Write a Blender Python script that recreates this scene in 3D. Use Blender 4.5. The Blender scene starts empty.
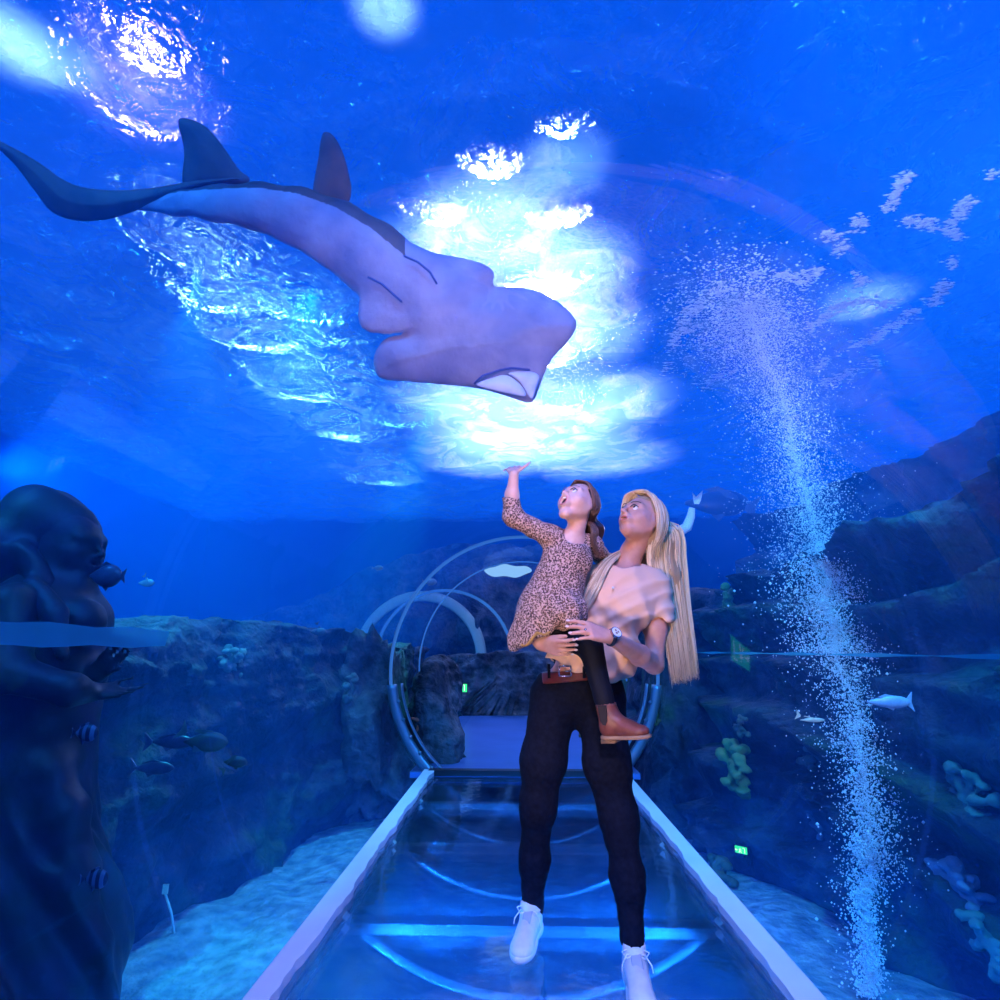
import bpy, bmesh, math, random
import numpy as np
from mathutils import Vector, Matrix, Euler, Quaternion
random.seed(7); RNG = np.random.default_rng(7)
S = bpy.context.scene; COL = S.collection
PI = math.pi
# ------------------------------------------------------------------ camera
FPX = 580.0; TILT = math.atan(150/FPX); YAW = math.atan(19*math.cos(TILT)/FPX)
CAM = Vector((-0.04, 0.0, 1.09))
cd = bpy.data.cameras.new('camera'); cam = bpy.data.objects.new('camera', cd); COL.objects.link(cam)
cd.sensor_width = 36; cd.lens = 36*FPX/1000; cd.clip_start = .02; cd.clip_end = 200
cam.location = CAM; cam.rotation_euler = (PI/2+TILT, 0, YAW); S.camera = cam
_R = Euler((PI/2+TILT, 0, YAW)).to_matrix()
def ray(px, py): return (_R @ Vector(((px-500)/FPX, (500-py)/FPX, -1)))
def atY(px, py, Y):
    d = ray(px, py); return CAM + d*((Y-CAM.y)/d.y)
def atZ(px, py, z):
    d = ray(px, py); return CAM + d*((z-CAM.z)/d.z)
def atX(px, py, x):
    d = ray(px, py); return CAM + d*((x-CAM.x)/d.x)
def atD(px, py, D):
    return CAM + ray(px, py).normalized()*D
# ------------------------------------------------------------------ objects
def tag(o, label=None, cat=None, group=None, kind=None):
    if label: o['label'] = label
    if cat: o['category'] = cat
    if group: o['group'] = group
    if kind: o['kind'] = kind
    return o
def empty(name, loc, label, cat, group=None, kind=None):
    o = bpy.data.objects.new(name, None); o.location = loc; o.empty_display_size = .05; COL.objects.link(o)
    return tag(o, label, cat, group, kind)
def mesh(name, V, Fc, mat, parent=None, smooth=True, colors=None, loc=None):
    me = bpy.data.meshes.new(name)
    me.from_pydata([tuple(map(float, v)) for v in V] if not isinstance(V, np.ndarray) else V.tolist(), [], Fc if not isinstance(Fc, np.ndarray) else Fc.tolist())
    me.update()
    o = bpy.data.objects.new(name, me); COL.objects.link(o)
    for m in (mat if isinstance(mat, (list, tuple)) else [mat]): me.materials.append(m)
    if smooth: me.polygons.foreach_set('use_smooth', [True]*len(me.polygons))
    if loc is not None:                       # move the origin to the thing's base, geometry stays
        me.transform(Matrix.Translation(-Vector(loc))); o.location = loc
    if parent is not None: adopt(o, parent)
    return o
def adopt(o, parent):
    o.parent = parent
    pl = Vector((0, 0, 0)); p = parent
    M = Matrix.Identity(4)
    while p is not None:
        M = Matrix.LocRotScale(p.location, p.rotation_euler, p.scale) @ M; p = p.parent
    Mi = M.inverted()
    L = Mi @ Matrix.LocRotScale(o.location, o.rotation_euler, o.scale)
    l, r, s = L.decompose(); o.location = l; o.rotation_euler = r.to_euler(); o.scale = s
class MB:
    def __init__(s): s.v = []; s.f = []
    def add(s, V, F):
        n = len(s.v); s.v += [tuple(p) for p in V]; s.f += [tuple(i+n for i in f) for f in F]
    def box(s, c, sz, rot=None):
        c = Vector(c); R = rot or Matrix.Identity(3)
        V = [c + R @ Vector((x*sz[0]/2, y*sz[1]/2, z*sz[2]/2)) for x in (-1, 1) for y in (-1, 1) for z in (-1, 1)]
        s.add(V, [(0,1,3,2),(4,6,7,5),(0,4,5,1),(2,3,7,6),(0,2,6,4),(1,5,7,3)])
    def tube(s, pts, rad, n=10, flat=None, caps=True):
        pts = [Vector(p) for p in pts]; m = len(pts)
        rad = rad if isinstance(rad, (list, tuple, np.ndarray)) else [rad]*m
        N = None; V = []; F = []
        for i in range(m):
            t = (pts[min(i+1, m-1)]-pts[max(i-1, 0)])
            t = t.normalized() if t.length > 1e-9 else Vector((0, 0, 1))
            if N is None:
                N = Vector(flat) if flat is not None else (Vector((0, 0, 1)) if abs(t.z) < .9 else Vector((1, 0, 0)))
            N = (N - t*N.dot(t)); N = N.normalized() if N.length > 1e-6 else t.orthogonal().normalized()
            B = t.cross(N); r = rad[i]; ra, rb = (r if isinstance(r, tuple) else (r, r))
            for k in range(n):
                a = 2*PI*k/n; V.append(pts[i]+N*(math.cos(a)*ra)+B*(math.sin(a)*rb))
        for i in range(m-1):
            for k in range(n):
                F.append((i*n+k, i*n+(k+1) % n, (i+1)*n+(k+1) % n, (i+1)*n+k))
        if caps: F.append(tuple(range(n))[::-1]); F.append(tuple((m-1)*n+k for k in range(n)))
        s.add(V, F)
    def ball(s, c, r, nu=14, nv=9, rot=None):
        r = r if isinstance(r, (tuple, list)) else (r, r, r); R = rot or Matrix.Identity(3); c = Vector(c)
        V = [c + R @ Vector((0, 0, r[2]))]; F = []
        for j in range(1, nv):
            p = PI*j/nv
            for i in range(nu):
                a = 2*PI*i/nu; V.append(c + R @ Vector((r[0]*math.sin(p)*math.cos(a), r[1]*math.sin(p)*math.sin(a), r[2]*math.cos(p))))
        V.append(c - R @ Vector((0, 0, r[2])))
        for i in range(nu): F.append((0, 1+i, 1+(i+1) % nu))
        for j in range(nv-2):
            for i in range(nu):
                a = 1+j*nu+i; b = 1+j*nu+(i+1) % nu; F.append((a, a+nu, b+nu, b))
        L = len(V)-1
        for i in range(nu): F.append((L, L-nu+(i+1) % nu, L-nu+i))
        s.add(V, F)
    def build(s, name, mat, parent=None, smooth=True, loc=None): return mesh(name, s.v, s.f, mat, parent, smooth, loc=loc)
# ------------------------------------------------------------------ noise (numpy)
def vnoise(P, seed=0):
    P = np.asarray(P, float); I = np.floor(P).astype(np.int64); f = P-I; u = f*f*f*(f*(f*6-15)+10)
    def h(ix, iy, iz):
        n = (ix*73856093) ^ (iy*19349663) ^ (iz*83492791) ^ (seed*2654435)
        n = (n ^ (n >> 13)) * 1274126177 & 0x7fffffff
        n = (n ^ (n >> 16)) * 668265263 & 0x7fffffff
        return (n & 0xffff)/32767.5-1
    r = 0
    for dx in (0, 1):
        wx = u[..., 0] if dx else 1-u[..., 0]
        for dy in (0, 1):
            wy = u[..., 1] if dy else 1-u[..., 1]
            for dz in (0, 1):
                wz = u[..., 2] if dz else 1-u[..., 2]
                r = r + wx*wy*wz*h(I[..., 0]+dx, I[..., 1]+dy, I[..., 2]+dz)
    return r
def fbm(P, oct=4, seed=0, gain=.5):
    r = 0; a = 1; P = np.asarray(P, float)
    for i in range(oct): r = r + a*vnoise(P*(2.03**i)+i*17.3, seed+i); a *= gain
    return r
def ridged(P, oct=4, seed=0):
    r = 0; a = 1; P = np.asarray(P, float)
    for i in range(oct): r = r + a*(1-2*np.abs(vnoise(P*(2.1**i)+i*9.1, seed+i))); a *= .5
    return r
# ------------------------------------------------------------------ signed distance modelling
class Field:
    def __init__(s, lo, hi, h):
        s.lo = np.array(lo, float); s.h = h
        s.n = [int(math.ceil((hi[i]-lo[i])/h))+1 for i in range(3)]
        s.F = np.full(s.n, 1.0)
        s.ax = [s.lo[i]+h*np.arange(s.n[i]) for i in range(3)]
    def _reg(s, lo, hi):
        sl = []
        for i in range(3):
            a = max(0, int((lo[i]-s.lo[i])/s.h)); b = min(s.n[i], int((hi[i]-s.lo[i])/s.h)+2)
            if a >= b: return None, None
            sl.append(slice(a, b))
        X, Y, Z = np.meshgrid(s.ax[0][sl[0]], s.ax[1][sl[1]], s.ax[2][sl[2]], indexing='ij', sparse=True)
        return tuple(sl), (X, Y, Z)
    def _op(s, sl, d, k, op):
        a = s.F[sl]
        if op == 'u':
            h = np.maximum(k-np.abs(a-d), 0)/k; s.F[sl] = np.minimum(a, d)-h*h*k*.25
        elif op == 's':
            d = -d; h = np.maximum(k-np.abs(a-d), 0)/k; s.F[sl] = np.maximum(a, d)+h*h*k*.25
        elif op == 'i': s.F[sl] = np.maximum(a, d)
    def cap(s, a, b, ra, rb=None, k=.02, flat=None, op='u'):
        rb = ra if rb is None else rb; a = np.array(a, float); b = np.array(b, float)
        m = max(ra, rb)*(max(1, 1/flat[1]) if flat else 1)+k+s.h*3
        sl, G = s._reg(np.minimum(a, b)-m, np.maximum(a, b)+m)
        if sl is None: return s
        ab = b-a; q = [G[i]-a[i] for i in range(3)]
        if flat:
            D = np.array(flat[0], float); D /= np.linalg.norm(D); sc = flat[1]-1   # scale space along D by flat[1]
            dq = q[0]*D[0]+q[1]*D[1]+q[2]*D[2]; q = [q[i]+dq*D[i]*sc for i in range(3)]
            ab = ab+D*np.dot(ab, D)*sc
        L = max(np.dot(ab, ab), 1e-12)
        t = np.clip((q[0]*ab[0]+q[1]*ab[1]+q[2]*ab[2])/L, 0, 1)
        d = np.sqrt((q[0]-ab[0]*t)**2+(q[1]-ab[1]*t)**2+(q[2]-ab[2]*t)**2)-(ra+(rb-ra)*t)
        s._op(sl, d, k, op); return s
    def chain(s, pts, rad, k=.02, flat=None):
        for i in range(len(pts)-1): s.cap(pts[i], pts[i+1], rad[i], rad[i+1], k, flat)
        return s
    def ell(s, c, r, rot=None, k=.02, op='u'):
        m = max(r)+k+s.h*3; c = np.array(c, float)
        sl, G = s._reg(c-m, c+m)
        if sl is None: return s
        q = [G[i]-c[i] for i in range(3)]
        if rot is not None:
            R = np.array(rot).T; q = [R[i][0]*q[0]+R[i][1]*q[1]+R[i][2]*q[2] for i in range(3)]
        k0 = np.sqrt((q[0]/r[0])**2+(q[1]/r[1])**2+(q[2]/r[2])**2)
        k1 = np.sqrt((q[0]/r[0]**2)**2+(q[1]/r[1]**2)**2+(q[2]/r[2]**2)**2)
        d = k0*(k0-1)/np.maximum(k1, 1e-9)
        s._op(sl, d, k, op); return s
    def plane(s, p, n, op='i'):     # keep the side the normal points away from
        n = np.array(n, float); n /= np.linalg.norm(n)
        X, Y, Z = np.meshgrid(*s.ax, indexing='ij', sparse=True)
        d = (X-p[0])*n[0]+(Y-p[1])*n[1]+(Z-p[2])*n[2]
        s.F = np.maximum(s.F, d); return s
    def bump(s, fn):
        X, Y, Z = np.meshgrid(*s.ax, indexing='ij')
        near = np.abs(s.F) < .04
        P = np.stack([X[near], Y[near], Z[near]], -1); s.F[near] += fn(P); return s
    def net(s):
        F = s.F
        for ax_ in range(3):
            for e_ in (0, -1):
                ix = [slice(None)]*3; ix[ax_] = e_; F[tuple(ix)] = np.maximum(F[tuple(ix)], s.h*.3)
        ins = F < 0
        c = [ins[i:ins.shape[0]-1+i, j:ins.shape[1]-1+j, k:ins.shape[2]-1+k] for i in (0,1) for j in (0,1) for k in (0,1)]
        cnt = sum(x.astype(np.int8) for x in c); act = (cnt > 0) & (cnt < 8)
        idx = np.full(act.shape, -1); I = np.argwhere(act); idx[act] = np.arange(len(I))
        acc = np.zeros((len(I), 3)); num = np.zeros(len(I))
        cor = [(i, j, k) for i in (0,1) for j in (0,1) for k in (0,1)]
        val = [F[I[:,0]+a, I[:,1]+b, I[:,2]+g] for a, b, g in cor]
        for m in range(8):
            for n in range(m+1, 8):
                if sum(abs(cor[m][q]-cor[n][q]) for q in range(3)) != 1: continue
                va, vb = val[m], val[n]; x = (va < 0) != (vb < 0)
                t = np.where(x, va/np.where(va-vb == 0, 1, va-vb), 0)
                p = np.array(cor[m])+t[:, None]*(np.array(cor[n])-np.array(cor[m]))
                acc += np.where(x[:, None], p, 0); num += x
        V = (I+acc/num[:, None])*s.h+s.lo
        Q = []
        for ax in range(3):
            o1, o2 = [(1, 2), (2, 0), (0, 1)][ax]
            sh = [slice(None)]*3; sa = list(sh); sb = list(sh); sa[ax] = slice(0, -1); sb[ax] = slice(1, None)
            A = ins[tuple(sa)]; B = ins[tuple(sb)]; E = np.argwhere(A != B)
            ok = (E[:, o1] > 0) & (E[:, o2] > 0) & (E[:, o1] < s.n[o1]-1) & (E[:, o2] < s.n[o2]-1); E = E[ok]
            e1 = np.zeros(3, int); e1[o1] = 1; e2 = np.zeros(3, int); e2[o2] = 1
            g = lambda d: idx[(E-d)[:, 0], (E-d)[:, 1], (E-d)[:, 2]]
            q = np.stack([g(e1+e2), g(e2), g(0*e1), g(e1)], 1)
            fl = ~A[E[:, 0], E[:, 1], E[:, 2]]; q[fl] = q[fl][:, ::-1]; Q.append(q)
        return V, np.concatenate(Q)
    def build(s, name, mat, parent=None, smooth_it=2, loc=None, post=None):
        V, Q = s.net()
        e = np.concatenate([Q[:, [0, 1]], Q[:, [1, 2]], Q[:, [2, 3]], Q[:, [3, 0]]])
        for it in range(smooth_it):
            a = np.zeros_like(V); n = np.zeros(len(V))
            np.add.at(a, e[:, 0], V[e[:, 1]]); np.add.at(n, e[:, 0], 1)
            L = a/np.maximum(n, 1)[:, None]-V
            V = V+.5*L
        if post is not None: V = post(V)
        return mesh(name, V, Q, mat, parent, True, loc=loc)
# ------------------------------------------------------------------ materials
def nt(name):
    m = bpy.data.materials.new(name); m.use_nodes = True; t = m.node_tree; t.nodes.clear()
    return m, t, t.nodes.new('ShaderNodeOutputMaterial')
def nd(t, kind, **kw):
    n = t.nodes.new(kind)
    for k, v in kw.items():
        if k.startswith('_'): setattr(n, k[1:], v)
        else:
            kk = k.replace('__', ' '); s_ = n.inputs[int(kk[1:])] if kk[0] == 'i' and kk[1:].isdigit() else n.inputs[kk]
            if hasattr(v, 'is_linked') or isinstance(v, bpy.types.NodeSocket): t.links.new(v, s_)
            else: s_.default_value = v
    return n
def c4(c): return (c[0], c[1], c[2], 1)
def coord(t, scale=(1, 1, 1), rot=(0, 0, 0), kind='Object'):
    tc = nd(t, 'ShaderNodeTexCoord'); mp = nd(t, 'ShaderNodeMapping'); t.links.new(tc.outputs[kind], mp.inputs[0])
    mp.inputs['Scale'].default_value = scale; mp.inputs['Rotation'].default_value = rot; return mp.outputs[0]
def ramp(t, fac, stops):
    r = nd(t, 'ShaderNodeValToRGB'); t.links.new(fac, r.inputs[0]); e = r.color_ramp.elements
    while len(e) < len(stops): e.new(.5)
    for i, (p, c) in enumerate(stops): e[i].position = p; e[i].color = c4(c)
    return r.outputs[0]
def bsdf(name, col, rough=.6, spec=.5, metal=0, noise=None, bump=None, **kw):
    """noise = (scale, colour b, detail); bump = (scale, strength, distance)"""
    m, t, out = nt(name); b = nd(t, 'ShaderNodeBsdfPrincipled'); b.inputs['Roughness'].default_value = rough
    b.inputs['Specular IOR Level'].default_value = spec; b.inputs['Metallic'].default_value = metal
    b.inputs['Base Color'].default_value = c4(col)
    for k, v in kw.items(): b.inputs[k.replace('__', ' ')].default_value = v
    if noise:
        n = nd(t, 'ShaderNodeTexNoise', Vector=coord(t)); n.inputs['Scale'].default_value = noise[0]; n.inputs['Detail'].default_value = noise[2] if len(noise) > 2 else 4
        t.links.new(ramp(t, n.outputs[0], [(.35, col), (.65, noise[1])]), b.inputs['Base Color'])
    if bump:
        n = nd(t, 'ShaderNodeTexNoise', Vector=coord(t)); n.inputs['Scale'].default_value = bump[0]; n.inputs['Detail'].default_value = 5
        bp = nd(t, 'ShaderNodeBump', Strength=bump[1], Distance=bump[2]); t.links.new(n.outputs[0], bp.inputs['Height']); t.links.new(bp.outputs[0], b.inputs['Normal'])
    t.links.new(b.outputs[0], out.inputs[0]); m['_b'] = 1
    return m
def emit(name, col, s):
    m, t, out = nt(name); e = nd(t, 'ShaderNodeEmission', Strength=s); e.inputs[0].default_value = c4(col); t.links.new(e.outputs[0], out.inputs[0]); return m
# ================================================================== THE TANK AND THE TUNNEL
R0, ZC, SEA, TOP = 1.28, .92, -.5, 4.6        # tunnel radius and axis height, sand height, water surface height
NEAR, FAR = -1.6, 10.4
def glassy(name, tint, refl, rough=.0, fac=.035, bump=None):
    m, t, out = nt(name); tr = nd(t, 'ShaderNodeBsdfTransparent'); tr.inputs[0].default_value = c4(tint)
    g = nd(t, 'ShaderNodeBsdfGlossy'); g.inputs['Color'].default_value = c4(refl); g.inputs['Roughness'].default_value = rough
    lw = nd(t, 'ShaderNodeLayerWeight'); lw.inputs[0].default_value = .35
    if bump:
        n = nd(t, 'ShaderNodeTexNoise', Vector=coord(t)); n.inputs['Scale'].default_value = bump[0]
        bp = nd(t, 'ShaderNodeBump', Strength=bump[1], Distance=bump[2]); t.links.new(n.outputs[0], bp.inputs['Height']); t.links.new(bp.outputs[0], g.inputs['Normal'])
    mu = nd(t, 'ShaderNodeMath', _operation='MULTIPLY_ADD'); t.links.new(lw.outputs['Fresnel'], mu.inputs[0]); mu.inputs[1].default_value = .8; mu.inputs[2].default_value = fac
    mu.use_clamp = True
    mx = nd(t, 'ShaderNodeMixShader'); t.links.new(mu.outputs[0], mx.inputs[0]); t.links.new(tr.outputs[0], mx.inputs[1]); t.links.new(g.outputs[0], mx.inputs[2])
    t.links.new(mx.outputs[0], out.inputs[0]); return m
M_glass = glassy('acrylic', (.96, .98, 1), (.5, .6, .9), .02, .0)
# dial the curved acrylic's reflections down: it is thin and clean
for n in M_glass.node_tree.nodes:
    if n.type == 'MATH': n.inputs[1].default_value = .10; n.inputs[2].default_value = .01
M_floorglass = glassy('floor_glass', (.90, .95, 1), (.95, .96, 1), .06, .06, (9, .14, .012))
for n in M_floorglass.node_tree.nodes:
    if n.type == 'LAYER_WEIGHT': n.inputs[0].default_value = .46

def rock_mat(name, a, b, c):
    m, t, out = nt(name); p = nd(t, 'ShaderNodeBsdfPrincipled'); p.inputs['Roughness'].default_value = .75; p.inputs['Specular IOR Level'].default_value = .35
    co = coord(t); n1 = nd(t, 'ShaderNodeTexNoise', Vector=co); n1.inputs['Scale'].default_value = 1.7; n1.inputs['Detail'].default_value = 8
    n2 = nd(t, 'ShaderNodeTexNoise', Vector=co); n2.inputs['Scale'].default_value = 9; n2.inputs['Detail'].default_value = 6
    r1 = ramp(t, n1.outputs[0], [(.38, a), (.52, b), (.66, c)]); mx = nd(t, 'ShaderNodeMix', _data_type='RGBA', _blend_type='MULTIPLY')
    mx.inputs[0].default_value = .6; t.links.new(r1, mx.inputs[6]); t.links.new(ramp(t, n2.outputs[0], [(.35, (.35, .35, .35)), (.6, (1.3, 1.3, 1.3))]), mx.inputs[7])
    t.links.new(mx.outputs[2], p.inputs[0])
    bp = nd(t, 'ShaderNodeBump', Strength=1.0, Distance=.09); t.links.new(n2.outputs[0], bp.inputs['Height']); t.links.new(bp.outputs[0], p.inputs['Normal'])
    t.links.new(p.outputs[0], out.inputs[0]); return m
M_rock = rock_mat('reef_rock', (.008, .012, .028), (.035, .048, .08), (.025, .075, .04))
M_rockd = rock_mat('cave_rock', (.03, .03, .05), (.10, .11, .14), (.16, .12, .14))
M_sand = bsdf('sand', (.30, .44, .52), .9, .2, noise=(9, (.12, .22, .30), 9), bump=(14, 1.0, .06))
M_wallpaint = bsdf('tank_paint', (.015, .05, .14), .8, .2)
M_trim = bsdf('pale_edge_tape', (.82, .78, .84), .5, .4, noise=(3, (.74, .70, .78), 3), bump=(6, .3, .01))
M_steel = bsdf('brushed_steel', (.22, .27, .36), .35, .5, .6)
M_lit = emit('lit_rim', (.04, .20, .75), .75)

# --- sand bed
nx, ny = 160, 160
gx = np.linspace(-8.5, 8.5, nx); gy = np.linspace(-3, 16, ny)
X, Y = np.meshgrid(gx, gy, indexing='ij'); P = np.stack([X, Y, X*0], -1)
Z = SEA + .05*fbm(P*.8, 3, 3) + .02*np.sin(X*9+Y*4+3*vnoise(P*1.5, 5)) - .02
Z = np.where((np.abs(X) < 1.5), np.minimum(Z, SEA+.03), Z)
V = np.stack([X, Y, Z], -1).reshape(-1, 3)
gridF = lambda nx, ny: [(i*ny+j, (i+1)*ny+j, (i+1)*ny+j+1, i*ny+j+1) for i in range(nx-1) for j in range(ny-1)]
o = mesh('sand', V, gridF(nx, ny), M_sand); tag(o, 'pale rippled sand bed lying under the tunnel and beside the rocks', 'sand', kind='stuff')
# --- tank walls
for nm, c, sz in (('wall_back', (0, 16.1, 2), (18, .2, 6)), ('wall_left', (-9, 6.5, 2), (.2, 20, 6)), ('wall_right', (9, 6.5, 2), (.2, 20, 6)), ('wall_front', (0, -3.2, 2), (18, .2, 6))):
    b = MB(); b.box(c, sz); tag(b.build(nm, M_wallpaint, smooth=False), kind='structure')
# --- water body: a closed block with the tunnel cut out of it
def volume_mat():
    m, t, out = nt('tank_water'); v = nd(t, 'ShaderNodeVolumeScatter'); v.inputs['Color'].default_value = (.02, .32, 1, 1); v.inputs['Density'].default_value = .085
    v.inputs['Anisotropy'].default_value = .15
    a = nd(t, 'ShaderNodeVolumeAbsorption'); a.inputs['Color'].default_value = (.0, .45, .96, 1); a.inputs['Density'].default_value = .07
    ad = nd(t, 'ShaderNodeAddShader'); t.links.new(v.outputs[0], ad.inputs[0]); t.links.new(a.outputs[0], ad.inputs[1]); t.links.new(ad.outputs[0], out.inputs['Volume']); return m
M_water = volume_mat()
b = MB(); b.box((0, 6.5, 2.0), (17.6, 18.9, 5.16)); NS = 64; vs = []; n = NS
for y in (NEAR, FAR):
    for k in range(n): a = 2*PI*k/n; vs.append((math.cos(a)*(R0+.02), y, ZC+math.sin(a)*(R0+.02)))
fs = [(k, n+k, n+(k+1) % n, (k+1) % n) for k in range(n)] + [tuple(range(n)), tuple(n+k for k in range(n))[::-1]]
b.add(vs, fs)
o = b.build('tank_water', M_water, smooth=False); bm = bmesh.new(); bm.from_mesh(o.data)
# orient: outer box outwards, tunnel hole inwards
for f in bm.faces:
    c = f.calc_center_median(); f.normal_update()
    if abs(c.x) < 2 and -2 < c.z < 2.6 and NEAR-.1 <= c.y <= FAR+.1:
        d = Vector((c.x, 0, c.z-ZC)) if NEAR+.1 < c.y < FAR-.1 else Vector((0, c.y-4, 0))
        if f.normal.dot(d) > 0: f.normal_flip()
    else:
        if f.normal.dot(c-Vector((0, 6.5, 2))) < 0: f.normal_flip()
bm.to_mesh(o.data); bm.free(); tag(o, 'clear blue water filling the tank around the glass tunnel', 'water', kind='stuff')
# --- water surface sheet
def surface_mat():
    m, t, out = nt('rippled_surface')
    co = coord(t)
    n0 = nd(t, 'ShaderNodeTexNoise', Vector=co); n0.inputs['Scale'].default_value = .9; n0.inputs['Detail'].default_value = 1
    n1 = nd(t, 'ShaderNodeTexNoise', Vector=co); n1.inputs['Scale'].default_value = 3.2; n1.inputs['Detail'].default_value = 2.5; n1.inputs['Distortion'].default_value = 1.2
    n2 = nd(t, 'ShaderNodeTexNoise', Vector=co); n2.inputs['Scale'].default_value = 15; n2.inputs['Detail'].default_value = 3; n2.inputs['Distortion'].default_value = .8
    b0 = nd(t, 'ShaderNodeBump', Strength=1.0, Distance=.35); t.links.new(n0.outputs[0], b0.inputs['Height'])
    b1 = nd(t, 'ShaderNodeBump', Strength=1.0, Distance=.16); t.links.new(n1.outputs[0], b1.inputs['Height']); t.links.new(b0.outputs[0], b1.inputs['Normal'])
    b2 = nd(t, 'ShaderNodeBump', Strength=1.0, Distance=.085); t.links.new(n2.outputs[0], b2.inputs['Height']); t.links.new(b1.outputs[0], b2.inputs['Normal'])
    rf = nd(t, 'ShaderNodeBsdfRefraction'); rf.inputs['IOR'].default_value = 1.33; rf.inputs['Roughness'].default_value = .02; rf.inputs['Color'].default_value = (.85, .93, 1, 1)
    t.links.new(b2.outputs[0], rf.inputs['Normal'])
    gl = nd(t, 'ShaderNodeBsdfGlossy'); gl.inputs['Roughness'].default_value = .08; t.links.new(b2.outputs[0], gl.inputs['Normal'])
    tr = nd(t, 'ShaderNodeBsdfTransparent'); tr.inputs[0].default_value = (.7, .85, 1, 1)
    n3 = nd(t, 'ShaderNodeTexNoise', Vector=co); n3.inputs['Scale'].default_value = 1.6; n3.inputs['Detail'].default_value = 7; n3.inputs['Distortion'].default_value = 1.2; n3.inputs['Roughness'].default_value = .62
    tl = nd(t, 'ShaderNodeBsdfTranslucent'); t.links.new(ramp(t, n3.outputs[0], [(.30, (.16, .36, .62)), (.54, (.32, .56, .92)), (.76, (.85, .92, 1))]), tl.inputs[0]); t.links.new(b1.outputs[0], tl.inputs['Normal'])
    m1 = nd(t, 'ShaderNodeMixShader', Fac=.15); t.links.new(rf.outputs[0], m1.inputs[1]); t.links.new(gl.outputs[0], m1.inputs[2])
    m2 = nd(t, 'ShaderNodeMixShader', Fac=.35); t.links.new(m1.outputs[0], m2.inputs[1]); t.links.new(tl.outputs[0], m2.inputs[2])
    t.links.new(m2.outputs[0], out.inputs[0]); return m
nx, ny = 220, 240; gx = np.linspace(-8.85, 8.85, nx); gy = np.linspace(-3.05, 15.95, ny)
X, Y = np.meshgrid(gx, gy, indexing='ij'); P = np.stack([X, Y, X*0], -1)
Z = TOP + .05*fbm(P*1.1, 3, 11)
o = mesh('water_surface', np.stack([X, Y, Z], -1).reshape(-1, 3), [f[::-1] for f in gridF(nx, ny)], surface_mat())
tag(o, 'rippling water surface seen from below, sparkling with lamp light', 'water surface', kind='stuff')

# --- acrylic tunnel
def tube_shell(y0, y1, r, x0=0, a0=0, a1=2*PI, th=.012, n=96, m=2):
    V = []; F = []
    full = abs(a1-a0-2*PI) < 1e-6; k1 = n if full else n+1
    for rr in (r, r+th):
        for j in range(m):
            y = y0+(y1-y0)*j/(m-1)
            for k in range(k1): a = a0+(a1-a0)*k/n; V.append((x0+math.cos(a)*rr, y, ZC+math.sin(a)*rr))
    q = m*k1
    for s_ in (0, 1):
        for j in range(m-1):
            for k in range(n):
                a, b_ = k, (k+1) % k1; f = (s_*q+j*k1+a, s_*q+j*k1+b_, s_*q+(j+1)*k1+b_, s_*q+(j+1)*k1+a)
                F.append(f if s_ else f[::-1])
    return V, F
b = MB(); V, F = tube_shell(NEAR, 5.74, R0-.01, th=.02); b.add(V[:192], [f for f in F if max(f) < 192])
tag(b.build('window_1', M_glass), 'clear acrylic tunnel tube arching over the walkway', kind='structure')
b = MB(); V, F = tube_shell(5.86, FAR, R0-.03, th=.02); b.add(V[:192], [f for f in F if max(f) < 192])
tag(b.build('window_2', M_glass), 'clear acrylic tunnel tube beyond the joint ring', kind='structure')
# joint strips along the tube
M_seam = nt('acrylic_joint')
m, t, out = M_seam; tr = nd(t, 'ShaderNodeBsdfTransparent'); tr.inputs[0].default_value = (.8, .9, 1, 1); df = nd(t, 'ShaderNodeBsdfPrincipled'); df.inputs['Base Color'].default_value = (.12, .80, .95, 1); df.inputs['Roughness'].default_value = .25
mx = nd(t, 'ShaderNodeMixShader', Fac=.42); t.links.new(tr.outputs[0], mx.inputs[1]); t.links.new(df.outputs[0], mx.inputs[2]); t.links.new(mx.outputs[0], out.inputs[0]); M_seam = m
def seam(name, side, z0, z1, y0, y1, lab):
    b = MB(); a0, a1 = math.asin((z0-ZC)/(R0-.02)), math.asin((z1-ZC)/(R0-.02)); n = 40
    V = []
    for j in range(n+1):
        y = y0+(y1-y0)*j/n; w = .004*math.sin(j*1.7)
        for r in (R0-.022, R0-.014):
            V += [(side*math.cos(a0)*r, y, ZC+math.sin(a0)*r-w), (side*math.cos(a1)*r, y, ZC+math.sin(a1)*r+w)]
    F = []
    for j in range(n):
        q = 4*j
        for a, b_ in ((0, 1), (1, 3), (3, 2), (2, 0)): F.append((q+a, q+b_, q+4+b_, q+4+a))
    F += [(0, 2, 3, 1), (4*n, 4*n+1, 4*n+3, 4*n+2)]
    b.add(V, F); tag(b.build(name, M_seam, smooth=False), lab, kind='structure')
seam('trim_1', -1, 1.10, 1.155, NEAR+.1, 2.0, 'horizontal acrylic joint with a pale reflection band on the left side')  # joint strip also carries a pale reflection, widened and stopped where that fades
seam('trim_2', 1, 1.068, 1.076, NEAR+.1, 5.0, 'thin horizontal joint line on the right side')

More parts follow.
